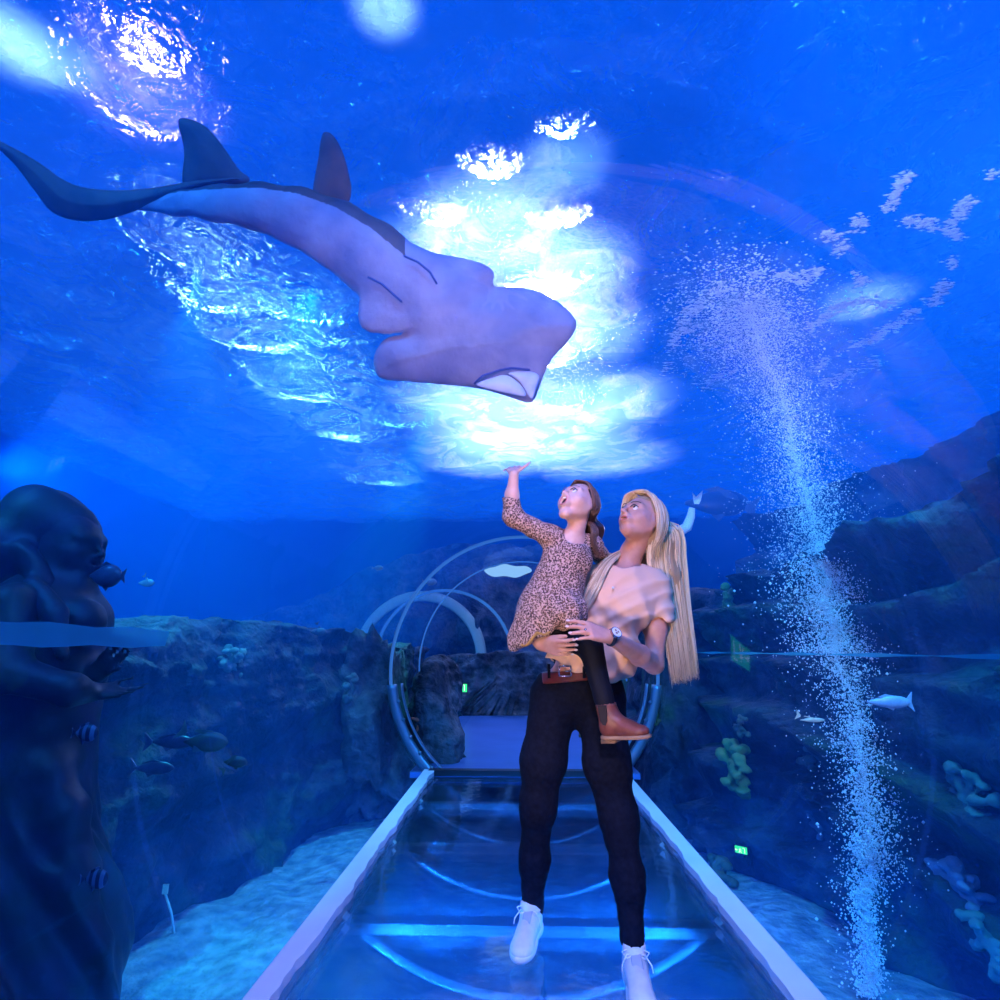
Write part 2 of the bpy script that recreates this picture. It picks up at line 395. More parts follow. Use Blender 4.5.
# --- walkway
W = .865
for k, (s_, nm) in enumerate(((-1, 'trim_3'), (1, 'trim_4'))):
    b = MB(); n = 90; V = []; F = []
    for j in range(n+1):
        y = .9+(5.74-.9)*j/n; jit = .010*float(vnoise(np.array([[y*5, s_, 0]]), 4)[0])+.006*float(vnoise(np.array([[y*17, s_, 3]]), 5)[0])
        xo = s_*(W+.048); xi = s_*(W-.044+jit)
        for x, z in ((xo, .0), (xo, .034), (xi, .034), (xi, .0)): V.append((x, y, z))
    for j in range(n):
        q = 4*j
        for a in range(4): F.append((q+a, q+(a+1) % 4, q+4+(a+1) % 4, q+4+a))
    F += [(0, 3, 2, 1), (4*n, 4*n+1, 4*n+2, 4*n+3)]
    b.add(V, F); tag(b.build(nm, M_trim, smooth=False), ('left', 'right')[k]+' pale edge strip of the glass walkway', kind='structure')
b = MB(); b.box((0, 3.3, -.012), (2*(W-.035), 4.86, .024)); tag(b.build('floor', M_floorglass, smooth=False), 'clear glass walkway floor between the pale edge strips', kind='structure')
M_beam = nt('clear_beam'); m, t, out = M_beam; tr = nd(t, 'ShaderNodeBsdfTransparent'); tr.inputs[0].default_value = (.75, .88, 1, 1)
df = nd(t, 'ShaderNodeBsdfPrincipled'); df.inputs['Base Color'].default_value = (.80, .88, 1, 1); df.inputs['Roughness'].default_value = .3
mx = nd(t, 'ShaderNodeMixShader', Fac=.75); t.links.new(tr.outputs[0], mx.inputs[1]); t.links.new(df.outputs[0], mx.inputs[2]); t.links.new(mx.outputs[0], out.inputs[0]); M_beam = m
def beam(y, w, lab, arc=True, r=R0-.05, depth=.05):
    e = empty('floor_beam', (0, y, -.06), lab, 'beam', None)
    b = MB(); b.box((0, y, -.05), (2*(W-.05), w, .04)); b.build('crossbar', M_beam, e, smooth=False)
    b = MB(); pts = [(math.cos(a)*r, y, ZC+math.sin(a)*r) for a in np.linspace(PI+.86, 2*PI-.86, 32)]
    b.tube(pts, [(.006, w*.42)]*32, 8, flat=(0, 0, 1)); b.build('curved_rib', M_beam, e)
    return e
for px, w, lab in ((927, .085, 'clear beam with curved rib under the glass floor by the trainers'),
                   (849, .06, 'clear beam with curved rib under the glass floor behind the legs'),
                   (806, .07, 'clear beam with curved rib under the glass floor nearest the joint ring')):
    beam(atZ(530, px, -.05).y, w, lab)
b = MB(); b.box((0, 5.72, .012), (1.74, .09, .05)); tag(b.build('trim_5', bsdf('dark_bar', (.01, .01, .02), .4), smooth=False), kind='structure')
# --- inner floor (opaque)
M_lino = bsdf('blue_lino', (.14, .24, .55), .28, .5, noise=(2, (.11, .20, .48), 3), bump=(2.2, .3, .03))
b = MB(); b.box((.0, 8.2, -.02), (2.1, 4.9, .05)); b.build('floor', M_lino, smooth=False)['kind'] = 'structure'

# --- joint rings
def ring(y, x0, lab, cat='ring', r=R0, wid=.03, th=.02, lower=False, mat=None):
    e = empty('joint_ring', (x0, y, ZC-r), lab, cat, 'tunnel joint rings' if False else None)
    n = 96; b = MB(); pts = [(x0+math.cos(a)*r, y, ZC+math.sin(a)*r) for a in np.linspace(-.15, PI+.15, n)]
    b.tube(pts, [(th, wid)]*n, 8, flat=(1, 0, 0)); b.build('arch_band', mat or M_lit, e)
    if lower:
        b = MB(); pts = [(x0+math.cos(a)*(r-.01), y, ZC+math.sin(a)*(r-.01)) for a in np.linspace(PI+.12, 2*PI-.12, n)]
        b.tube(pts, [(.05, .035)]*n, 8, flat=(1, 0, 0)); b.build('steel_flange', M_steel, e)
        b = MB(); pts = [(x0+math.cos(a)*(r-.10), y+.02, ZC+math.sin(a)*(r-.10)) for a in np.linspace(PI+.12, 2*PI-.12, n)]
        b.tube(pts, [(.012, .04)]*n, 8, flat=(1, 0, 0)); b.build('inner_flange', M_steel, e)
        for a in list(np.linspace(PI+.25, PI+.8, 5))+list(np.linspace(2*PI-.8, 2*PI-.25, 5)):
            b = MB(); c = Vector((x0+math.cos(a)*(r-.06), y-.03, ZC+math.sin(a)*(r-.06))); b.tube([c, c+Vector((0, -.03, 0))], .016, 6); b.build('bolt', M_steel, e)
    return e
ring(5.8, 0, 'large lit blue joint ring with steel lower flange at the walkway end', lower=True, th=.016, wid=.03)
ring(7.1, 0, 'thin blue joint ring just inside the large ring', r=R0-.06, th=.008, wid=.02)
ring(11.2, -1.45, 'bold blue ring where the far tunnel bends left', th=.028, wid=.03)
ring(12.4, -2.1, 'broad pale ring in the farthest bend of the tunnel', th=.11, wid=.03, mat=bsdf('pale_ring', (.75, .65, .5), .5))

# --- rocks: a thick rough face along a plan path
def cliff(name, path, lab, base=SEA-.1, amp=.22, seed=0, mat=None, back=1.2, nu=170, nv=110, strata=0):
    """path: (x, y, top) points; outward (into the rock) = left of travel direction when back > 0"""
    path = np.array(path, float); d = np.r_[0, np.cumsum(np.linalg.norm(np.diff(path[:, :2], axis=0), axis=1))]
    s_ = np.linspace(0, d[-1], nu); PX = np.stack([np.interp(s_, d, path[:, i]) for i in range(3)], 1)
    for _ in range(12): PX[1:-1] = (PX[:-2]+PX[2:]+2*PX[1:-1])/4
    T = np.gradient(PX[:, :2], axis=0); T /= np.linalg.norm(T, axis=1)[:, None]; N = np.stack([-T[:, 1], T[:, 0]], 1)*np.sign(back)
    V = np.zeros((nu, nv, 3)); face = int(nv*.66)
    for j in range(nv):
        if j < face: t = j/(face-1); off = .22*t**1.5; z = base+(PX[:, 2]-base)*t
        else: t = (j-face+1)/(nv-face); off = .22+abs(back)*t; z = PX[:, 2]-.10*t**2-(.9*t**6)
        V[:, j, 0] = PX[:, 0]+N[:, 0]*off; V[:, j, 1] = PX[:, 1]+N[:, 1]*off; V[:, j, 2] = z
    P = V*np.array([1.5, 1.5, 2.2 if not strata else 1]); Dn = ridged(P*.9, 5, seed)*.5+fbm(P*.55, 3, seed+5)*.7
    if strata: zz = V[..., 2]*strata+fbm(V*.7, 2, seed+8)*.8; Dn += 1.15*((zz % 1)*(1-np.clip(((zz % 1)-.9)*10, 0, 1)))**1.3
    fine = ridged(V*5.5, 3, seed+3)*.05
    out = -N[:, None, :]*(Dn*amp+fine*.7)[..., None]
    V[..., :2] += out
    V[..., 2] += (fbm(V*1.7, 4, seed+9)*.16+fine*.5)*np.linspace(0, 1, nv)[None, :]**2
    # keep clear of the tube
    r = np.hypot(V[..., 0], V[..., 2]-ZC); inside = (V[..., 1] < FAR+.1) & (r < R0+.08)
    f = np.where(inside, (R0+.08)/np.maximum(r, .05), 1); V[..., 0] *= f; V[..., 2] = (V[..., 2]-ZC)*f+ZC
    o = mesh(name, V.reshape(-1, 3), gridF(nu, nv), mat or M_rock, loc=(PX[nu//2, 0], PX[nu//2, 1], base))
    return tag(o, lab, 'rock')
cliff('rock_wall', [(-3.4, -.5, 1.15), (-2.7, 1.5, 1.15), (-2.35, 3.2, 1.22), (-2.2, 4.2, 1.30), (-2.05, 5.2, 1.25), (-1.75, 6.2, 1.2), (-1.45, 7.2, 1.15), (-1.4, 9.2, 1.1)],
      'long low reef wall running behind the mermaid statue', seed=2, back=1.3)
cliff('rock_wall', [(1.42, 9.0, 1.9), (1.45, 7.2, 1.7), (1.75, 5.6, 1.65), (1.92, 4.4, 1.75), (2.22, 3.3, 1.9), (2.6, 2.2, 2.1), (3.1, .6, 2.5)],
      'tall layered reef wall behind the bubble column', seed=21, back=1.6, amp=.30, strata=2.2)
cliff('rock_wall', [(3.4, 8.5, 2.9), (4.2, 6.5, 3.1), (5.0, 4.5, 3.3), (5.6, 2.0, 3.4), (6.0, .0, 3.4)],
      'darker high rock rising far behind the reef on the right', seed=33, back=1.6, amp=.45, strata=1.3)
cliff('rock_wall', [(-1.5, 10.45, .98), (-.6, 10.42, 1.02), (.4, 10.42, 1.0), (1.5, 10.45, 1.02)],
      'dark rough rock wall across the end of the inner floor', seed=45, back=1.0, amp=.10, mat=M_rockd, nu=90, nv=70)
cliff('rock_wall', [(-6.5, 12.2, 1.3), (-4.5, 12.6, 2.2), (-2.4, 12.9, 3.3), (-.4, 13.0, 3.5), (1.6, 12.8, 3.3), (3.4, 12.2, 2.6)],
      'dim dark rock hill rising behind the bend of the tunnel', seed=61, back=1.5, amp=.5, mat=M_rockd, nu=110, nv=70)
def boulder(c, r, lab, seed, mat=None, name='boulder', nu=48, nv=32, cat='rock'):
    b = MB(); b.ball((0, 0, 0), 1, nu, nv); V = np.array(b.v); 
    V = V*(1+.28*ridged(V*1.3+seed, 4, seed)-.1)[:, None]*np.array(r); V += np.array(c)
    rr = np.hypot(V[:, 0], V[:, 2]-ZC); ins = (rr < R0+.06) & (V[:, 1] < FAR); f = np.where(ins, (R0+.06)/np.maximum(rr, .05), 1)
    V[:, 0] *= f; V[:, 2] = (V[:, 2]-ZC)*f+ZC
    o = mesh(name, V, b.f, mat or M_rock, loc=(c[0], c[1], c[2]-r[2]*.8)); return tag(o, lab, cat)
boulder((-1.55, 6.35, .2), (.45, .55, .95), 'upright knobbly boulder hugging the left of the joint ring', 3, M_rockd)
boulder((1.62, 6.3, .25), (.45, .6, 1.0), 'upright mossy boulder hugging the right of the joint ring', 5)
# rock slope inside, left of the inner floor
def inner_rock():
    F_ = Field((-1.3, 5.8, -.15), (-.2, 7.6, 1.2), .022)
    F_.ell((-.98, 6.65, .40), (.24, .55, .62), k=.1); F_.ell((-.80, 6.5, .12), (.20, .42, .28), k=.12); F_.ell((-.95, 7.0, .62), (.28, .3, .40), k=.1)
    F_.bump(lambda P: .05*ridged(P*4, 3, 7)-.02+.015*vnoise(P*22, 4))
    o = F_.build('boulder', M_rockd, smooth_it=1, loc=(-.9, 6.6, 0)); tag(o, 'encrusted rock slab inside the ring left of the inner floor', 'rock')
inner_rock()
# ================================================================== PEOPLE
def xf(C, f, u0=(0, 0, 1), roll=0):
    f = Vector(f).normalized(); u = Vector(u0); u = (u-f*u.dot(f)).normalized()
    if roll: u = Quaternion(f, roll) @ u
    s = f.cross(u).normalized()          # local x = side, y = forward, z = up
    return Matrix((s, f, u)).transposed(), Vector(C)
def head(F, C, R, sc=1.0, mouth=.4, jaw=0.0, child=0):
    L = lambda x, y, z: tuple(C + R @ (Vector((x, y, z))*sc))
    r = lambda *a: tuple(v*sc for v in a)
    ch = child
    F.ell(L(0, -.018, .030), r(.076, .094, .084), R, k=.02*sc)
    F.ell(L(0, .028, -.020), r(.056+.008*ch, .062, .082-.006*ch), R, k=.03*sc)
    for s in (-1, 1):
        F.cap(L(s*.047, -.002, -.050), L(s*.012, .060, -.086-jaw), .022*sc, .017*sc, k=.03*sc)
        F.ell(L(s*.033, .056, -.026-jaw*.3), r(.026+.004*ch, .024, .028), R, k=.028*sc)
        F.ell(L(s*.073, -.008, -.012), r(.009, .019, .031), R @ Matrix.Rotation(.15, 3, 'X'), k=.008*sc)
        F.ell(L(s*.082, -.002, -.010), r(.006, .009, .017), R, k=.006*sc, op='s')
        F.cap(L(s*.006, .084, .021), L(s*.045, .068, .022), .010*sc, .011*sc, k=.018*sc)
        F.ell(L(s*.031, .097, .004), r(.018, .014, .0115), R, k=.010*sc, op='s')
        F.ell(L(s*.010, .103, -.031), r(.0085, .009, .007), R, k=.006*sc)
    for s in (-1, 1): F.ell(L(s*.043, .022, -.026), r(.022, .036, .034), R, k=.03*sc)
    F.ell(L(0, .066, -.090-jaw), r(.021, .020, .019), R, k=.02*sc)
    F.cap(L(0, .088, .012), L(0, .120-.006*ch, -.024), .0072*sc, .0100*sc, k=.012*sc)
    F.ell(L(0, .085, -.052-jaw*.4), r(.028, .020, .022+jaw*.5), R, k=.015*sc)
    # lips and opening
    mw, mh = .020-.004*mouth*(1-ch), .004+.012*mouth+jaw*.5
    for a in range(14):
        t0, t1 = 2*PI*a/14, 2*PI*(a+1)/14
        p = lambda t: L(math.cos(t)*mw, .103-.006*abs(math.cos(t)), -.054-jaw*.45+math.sin(t)*mh)
        F.cap(p(t0), p(t1), .0052*sc, k=.004*sc)
    F.ell(L(0, .103, -.054-jaw*.45), r(mw*.82, .026, mh*.80), R, k=.003*sc, op='s')
    return L, r, (mw, mh, jaw)
def face_bits(par, L, r, R, sc, mm, iris, brow, lip, mats):
    mw, mh, jaw = mm
    for s in (-1, 1):
        b = MB(); b.ball(L(s*.0305, .0795, .004), .0118*sc, 16, 12); e = b.build('eye', mats['eyewhite'], par)
        d = (Vector((0, .97, .22))).normalized()
        b = MB(); c = Vector((s*.0305, .0795, .004)); q = Matrix.Identity(3)
        b.ball(L(*(c+d*.0062)), .0074*sc, 12, 9); b.build('iris', iris, e)
        b = MB(); pts = [L(s*(.014+.033*t), .0945-.012*t*t+.002*math.sin(PI*t), .006+.0085*math.sin(PI*min(1, t*1.05))) for t in np.linspace(0, 1, 9)]
        b.tube(pts, [.0016*sc+.0008*sc*math.sin(PI*t) for t in np.linspace(0, 1, 9)], 6); b.build('eyelash', mats['lash'], par)
        b = MB(); pts = [L(s*(.012+.038*t), .0965-.020*t*t, .0255+.007*math.sin(PI*t*.8)) for t in np.linspace(0, 1, 9)]
        b.tube(pts, [(.0017*sc, .0011*sc)]*9, 6); b.build('eyebrow', brow, par)
    b = MB(); pts = [L(math.cos(t)*mw*.97, .1068-.006*abs(math.cos(t)), -.054-jaw*.45+math.sin(t)*mh) for t in np.linspace(0, 2*PI, 25)]
    b.tube(pts, [(.0030*sc)]*25, 7, caps=False); b.build('lips', lip, par)
    b = MB(); b.ball(L(0, .084, -.054-jaw*.45), r(mw*.95, .010, mh*.92), 14, 9, R); b.build('mouth', mats['mouth'], par)
def hand(F, W, d, n, sc=1.0, curl=(.3,)*4, spread=.12, thumb=(.6, .5), tside=1, tcurl=.3, roots=None):
    """W wrist, d finger direction, n back-of-hand normal, tside +1/-1 picks the thumb's side; returns fingertips"""
    d = Vector(d).normalized(); n = Vector(n); n = (n-d*n.dot(d)).normalized(); s = d.cross(n)*tside; W = Vector(W)
    K = .019*sc
    P = lambda a, b_, c: W + d*(a*sc)+s*(b_*sc)+n*(c*sc)
    # palm
    for k in range(4):
        off = (1.5-k)*.019
        F.cap(P(.012, off*.6, 0), P(.082-.004*k, off, .002), .0135*sc, .0105*sc, k=.010*sc)
    F.cap(P(.02, .012, -.006), P(.05, .020, -.008), .014*sc, .012*sc, k=.01*sc)
    tips = []
    lens = [.070, .078, .073, .056]
    for k in range(4):
        off = (1.5-k)*.019; p = P(.082-.004*k, off, .002); a = (1.5-k)*spread; cur = curl[k % len(curl)]
        dd = (d*math.cos(a)+s*math.sin(a)).normalized(); ang = 0; rad = (.0088 if k < 3 else .0076)*sc
        segs = [.45, .30, .25]; q = p
        for j in range(3):
            ang += cur*(1, .9, .6)[j]; v = dd*math.cos(ang)-n*math.sin(ang); q2 = q+v*(lens[k]*segs[j]*sc)
            F.cap(tuple(q), tuple(q2), rad*(1-.10*j), rad*(.92-.10*j), k=.002*sc); q = q2
        tips.append((q, v.copy(), (n*math.cos(ang)+dd*math.sin(ang)).normalized(), rad*.78))
    p = P(.018, .020, -.004); v = (d*thumb[0]+s*thumb[1]-n*.25).normalized(); q = p+v*(.042*sc); F.cap(tuple(p), tuple(q), .013*sc, .0098*sc, k=.006*sc)
    v2 = (v+d*tcurl).normalized(); q2 = q+v2*(.030*sc); F.cap(tuple(q), tuple(q2), .0098*sc, .0088*sc, k=.002); q3 = q2+(v2+d*tcurl).normalized()*(.024*sc)
    F.cap(tuple(q2), tuple(q3), .0088*sc, .0072*sc, k=.002)
    return tips
def nails(par, tips, mat, sc=1):
    for q, v, n, r in tips:
        s = v.cross(n).normalized(); R = Matrix((s, v, n)).transposed()
        b = MB(); b.ball(q+n*(r*.72)+v*(.002*sc), (r*.72, r*1.05, r*.38), 10, 6, R); b.build('fingernail', mat, par)

def skin_mat(name, col, deep):
    m, t, out = nt(name); p = nd(t, 'ShaderNodeBsdfPrincipled'); p.inputs['Roughness'].default_value = .42; p.inputs['Specular IOR Level'].default_value = .45
    n = nd(t, 'ShaderNodeTexNoise', Vector=coord(t)); n.inputs['Scale'].default_value = 26; n.inputs['Detail'].default_value = 5
    t.links.new(ramp(t, n.outputs[0], [(.35, deep), (.6, col)]), p.inputs[0]); p.inputs['Subsurface Weight'].default_value = .12; p.inputs['Subsurface Radius'].default_value = (.6, .25, .15); p.inputs['Subsurface Scale'].default_value = .012
    t.links.new(p.outputs[0], out.inputs[0]); return m
M_skin = skin_mat('skin', (.72, .38, .29), (.64, .32, .24)); M_skin2 = skin_mat('child_skin', (.84, .52, .42), (.76, .43, .34))
FM = dict(eyewhite=bsdf('eye_white', (.85, .84, .84), .2), lash=bsdf('lash', (.01, .006, .006), .6), mouth=bsdf('mouth_inside', (.045, .004, .004), .6))
M_iris = bsdf('iris', (.03, .03, .035), .1); M_lip = bsdf('lip', (.62, .16, .16), .35); M_lip2 = bsdf('lip_child', (.72, .26, .25), .4)
def hair_mat(name, cols, rough=.38):
    m, t, out = nt(name); p = nd(t, 'ShaderNodeBsdfPrincipled'); p.inputs['Roughness'].default_value = rough; p.inputs['Specular IOR Level'].default_value = .5
    n = nd(t, 'ShaderNodeTexNoise', Vector=coord(t, (90, 90, 3))); n.inputs['Scale'].default_value = 1.6; n.inputs['Detail'].default_value = 4
    at = nd(t, 'ShaderNodeAttribute', _attribute_name='tint'); t.links.new(ramp(t, at.outputs['Fac'], [(.0, cols[0]), (.35, cols[1]), (.95, cols[2])]), p.inputs[0])
    bp = nd(t, 'ShaderNodeBump', Strength=.5, Distance=.004); t.links.new(n.outputs[0], bp.inputs['Height']); t.links.new(bp.outputs[0], p.inputs['Normal'])
    t.links.new(p.outputs[0], out.inputs[0]); return m
M_blonde = hair_mat('blonde_hair', ((.50, .32, .17), (.86, .64, .38), (1.0, .84, .60)))
M_brown = hair_mat('brown_hair', ((.05, .022, .016), (.14, .07, .05), (.24, .13, .09)))
M_jeans = bsdf('dark_denim', (.003, .004, .012), .85, .12, noise=(60, (.006, .008, .02), 3), bump=(45, .5, .003))
M_shirt = bsdf('peach_tee', (1.0, .62, .42), .9, .15, bump=(260, .25, .001))
M_white = bsdf('white_leather', (.80, .78, .80), .45, .4, noise=(30, (.70, .68, .74), 3)); M_sole = bsdf('trainer_sole', (.72, .72, .78), .6)
M_bootl = bsdf('brown_leather', (.20, .055, .035), .42, .4, noise=(22, (.13, .035, .025), 4)); M_elastic = bsdf('dark_elastic', (.02, .012, .012), .8); M_bsole = bsdf('boot_sole', (.30, .17, .10), .6)
M_belt = bsdf('belt_leather', (.13, .018, .018), .5, .4, noise=(30, (.09, .014, .014), 3)); M_metal = bsdf('buckle_metal', (.55, .58, .65), .25, .5, 1)
M_tights = bsdf('black_tights', (.004, .005, .012), .7, .2)
def leopard():
    m, t, out = nt('leopard_print'); p = nd(t, 'ShaderNodeBsdfPrincipled'); p.inputs['Roughness'].default_value = .8; p.inputs['Specular IOR Level'].default_value = .2
    co = coord(t); n = nd(t, 'ShaderNodeTexNoise', Vector=co); n.inputs['Scale'].default_value = 60
    mx = nd(t, 'ShaderNodeMix', _data_type='RGBA'); mx.inputs[0].default_value = .012; t.links.new(co, mx.inputs[6]); t.links.new(n.outputs['Color'], mx.inputs[7])
    v = nd(t, 'ShaderNodeTexVoronoi', Vector=mx.outputs[2]); v.inputs['Scale'].default_value = 165
    t.links.new(ramp(t, v.outputs[0], [(.0, (.50, .24, .12)), (.20, (.46, .20, .10)), (.24, (.03, .02, .03)), (.46, (.05, .03, .04)), (.55, (.62, .38, .30)), (1, (.74, .50, .44))]), p.inputs[0])
    t.links.new(p.outputs[0], out.inputs[0]); return m
M_leo = leopard()
A = lambda px, py, Y: tuple(atY(px, py, Y))

# ------------------------------------------------------------------ the woman
wo_f = (-.70, -.60, .40)
Rw, Cw = xf(A(641, 520, 2.42), wo_f)
feetL = atZ(531, 935, 0); 
woman = empty('person', (feetL.x+.2, 2.4, 0.0), 'woman with long blonde hair in a peach t-shirt carrying a child on her hip', 'person')
legL = [A(554, 700, 2.47), A(543, 762, 2.46), A(538, 806, 2.46), A(534, 860, 2.52), A(532, 912, 2.57)]
legR = [A(601, 702, 2.44), A(607, 764, 2.40), A(619, 818, 2.37), A(628, 880, 2.34), A(634, 952, 2.31)]
legr = [.093, .079, .061, .051, .037]
def torso(F, g, top=True):
    F.ell(A(578, 690, 2.46), (.165+g, .115+g, .11+g), k=.06)
    F.ell(A(588, 650, 2.45), (.135+g, .10+g, .12+g), k=.07)
    if top:
        F.ell(A(606, 618, 2.44), (.140+g, .10+g, .13+g), k=.07)
        F.ell(A(622, 590, 2.45), (.155+g, .10+g, .10+g), k=.06)
        F.cap(A(597, 582, 2.46), A(653, 586, 2.45), .048+g, .048+g, k=.05)
        for px, py in ((607, 607), (637, 609)): F.ell(A(px, py, 2.40), (.062+g*.6, .060+g*.6, .062+g*.6), k=.07)
def body_woman():
    F = Field((-.05, 1.95, -.02), (.85, 2.80, 1.90), .0048)
    torso(F, -.006)
    F.chain(legL, [r-.008 for r in legr], k=.04); F.chain(legR, [r-.008 for r in legr], k=.04)
    for a, toe in ((legL[-1], A(520, 962, 2.36)), (legR[-1], (legR[-1][0]-.01, 2.10, .035))):
        F.cap((a[0], a[1], .06), (.45*toe[0]+.55*a[0], .45*toe[1]+.55*a[1], .045), .028, .020, k=.03)
    # neck and head
    F.chain([A(624, 575, 2.46), A(632, 552, 2.46), tuple(Cw + Rw @ Vector((0, -.03, -.05)))], [.052, .041, .046], k=.04)
    L, r, mm = head(F, Cw, Rw, .98, mouth=.45)
    # arms
    sR, eR, wR = A(656, 590, 2.45), A(654, 664, 2.40), A(610, 637, 2.12)
    F.chain([sR, A(656, 628, 2.42), eR], [.050, .042, .036], k=.03)
    mid = tuple(Vector(eR).lerp(Vector(wR), .35)); F.chain([eR, mid, wR], [.037, .038, .025], k=.02)
    sL, eL, wL = A(592, 588, 2.46), A(530, 628, 2.50), A(541, 644, 2.24)
    F.chain([sL, eL], [.048, .036], k=.03); F.chain([eL, wL], [.036, .026], k=.02)
    d1 = (Vector(A(556, 621, 2.04))-Vector(wR)).normalized()
    t1 = hand(F, Vector(wR)+d1*.005, d1, (.05, -.80, .60), 1.0, (.20, .22, .24, .28), .07, (.95, .30), tside=1)
    d2 = (Vector(A(592, 653, 2.10))-Vector(wL)).normalized()
    t2 = hand(F, wL, d2, (0, -.85, -.5), .98, (.16, .16, .18, .2), .05, (.95, .2), tside=-1)
    o = F.build('body', M_skin, woman, smooth_it=1)
    face_bits(woman, L, r, Rw, .98, mm, M_iris, bsdf('brow_dark', (.13, .07, .045), .7), M_lip, FM)
    M_nail = bsdf('nail_varnish', (.86, .70, .72), .2); nails(woman, t1+t2, M_nail)
    return L, wR, d1, eR, t1
Lw, wR, d1, eR, tipsA = body_woman()
def jeans():
    F = Field((-.05, 2.1, .03), (.75, 2.75, 1.12), .006)
    torso(F, .006, top=False); F.chain(legL, [r+.004 for r in legr], k=.05); F.chain(legR, [r+.004 for r in legr], k=.05)
    top = Vector(A(590, 668, 2.45)); F.plane(top, (-.10, 0, 1))
    F.bump(lambda P: .004*ridged(P*np.array([9, 9, 22]), 3, 2)*np.clip(1.1-P[:, 2], .3, 1)+.002*vnoise(P*30, 2))
    o = F.build('jeans', M_jeans, woman, smooth_it=1)
    # belt follows the top edge
    F = Field((.05, 2.2, .95), (.7, 2.75, 1.15), .0045); torso(F, .014, top=False)
    F.plane(top+Vector((0, 0, .002)), (-.10, 0, 1)); F.plane(top-Vector((0, 0, .040)), (.10, 0, -1))
    bl = F.build('belt', M_belt, woman, smooth_it=1)
    c = Vector(A(565, 671, 2.315)); b = MB()
    for p, q in (((-.022, -.018), (.022, -.018)), ((.022, -.018), (.022, .018)), ((.022, .018), (-.022, .018)), ((-.022, .018), (-.022, -.018)), ((0, 0), (.024, 0))):
        b.tube([c+Vector((p[0], -.004, p[1])), c+Vector((q[0], -.004, q[1]))], .0028, 6)
    b.build('buckle', M_metal, bl)
    for px in (549, 584):
        b = MB(); c = Vector(A(px, 671, 2.325)); b.box(c, (.011, .008, .052)); b.build('belt_loop', M_jeans, woman)
jeans()
def tee():
    F = Field((.0, 2.15, .93), (.75, 2.8, 1.55), .005)
    torso(F, .012)
    F.ell(A(592, 654, 2.44), (.160, .130, .080), k=.05); F.ell(A(612, 656, 2.41), (.105, .105, .085), k=.04)
    F.chain([A(656, 590, 2.45), A(657, 612, 2.435), A(658, 626, 2.43)], [.060, .062, .060], k=.025)
    F.chain([A(592, 588, 2.46), A(560, 606, 2.47)], [.058, .055], k=.03)
    # openings: neck, sleeve end, hem
    F.cap(A(629, 548, 2.42), A(626, 571, 2.43), .066, .062, k=.008, op='s')
    F.cap(A(658, 640, 2.42), A(658, 688, 2.41), .100, .100, k=.003, op='s')
    F.plane(Vector(A(590, 675, 2.38)), (-.46, 0, -1)); F.plane(Vector(A(640, 678, 2.38)), (.05, 0, -1))
    F.bump(lambda P: -.011*np.abs(np.sin((P[:, 0]*1.1+P[:, 2]*.8)*30+3*vnoise(P*5, 3)))**3*np.clip((1.36-P[:, 2])*4, .12, 1)-.006*np.abs(np.sin((P[:, 0]*.5-P[:, 2])*44+3*vnoise(P*7, 8)))**4+.004*fbm(P*12, 2, 4))
    o = F.build('tshirt', M_shirt, woman, smooth_it=2)
    b = MB(); c = Vector(A(626, 570, 2.43)); b.tube([c+Vector((math.cos(a)*.072, math.sin(a)*.066-.004, .012*math.sin(a)+.012*math.cos(a)**2-.004)) for a in np.linspace(0, 2*PI, 33)], (.0055), 6, caps=False); b.build('neckband', M_shirt, o)
tee()
def w_acc():
    # wrist watch
    c = Vector(wR)-d1*.006; ax = d1; n = Vector((.05, -.80, .55)); n = (n-ax*n.dot(ax)).normalized(); s = ax.cross(n)
    b = MB(); b.tube([c+n*(math.cos(a)*.0285)+s*(math.sin(a)*.030) for a in np.linspace(0, 2*PI, 25)], [(.0025, .008)]*25, 8, flat=tuple(n), caps=False)
    w = b.build('watch_strap', bsdf('navy_strap', (.01, .012, .035), .5), woman)
    b = MB(); b.tube([c+n*.026, c+n*.035], .0215, 24); b.build('watch_case', bsdf('rose_gold', (.8, .5, .4), .25, .5, 1), w, smooth=False)
    b = MB(); b.tube([c+n*.0345, c+n*.0362], .0185, 24); b.build('watch_dial', bsdf('dial', (.92, .92, .95), .4), w, smooth=False)
    b = MB()
    for dx, dy, q in ((-.005, .002, .0048), (.006, .004, .0042), (.002, -.006, .0040)): b.tube([c+n*.0360+s*dx+ax*dy, c+n*.0370+s*dx+ax*dy], q, 8)
    b.build('dial_flower', bsdf('dial_print', (.35, .25, .12), .5), w, smooth=False)
    # pendant and ring
    c = Vector(A(613, 588, 2.315)); b = MB(); b.ball(c, .0055); b.build('pendant', bsdf('pendant_silver', (.95, .95, .97), .3, .6), woman)
    q, v, n_, r = tipsA[2]; b = MB(); c = q-v*.052+n_*.001; b.ball(c+n_*.010, .0045, 8, 6); b.build('finger_ring', M_metal, woman)
    L = Lw; b = MB(); b.ball(L(.080, -.004, -.040), .0045, 8, 6); b.build('earring', M_metal, woman)
w_acc()

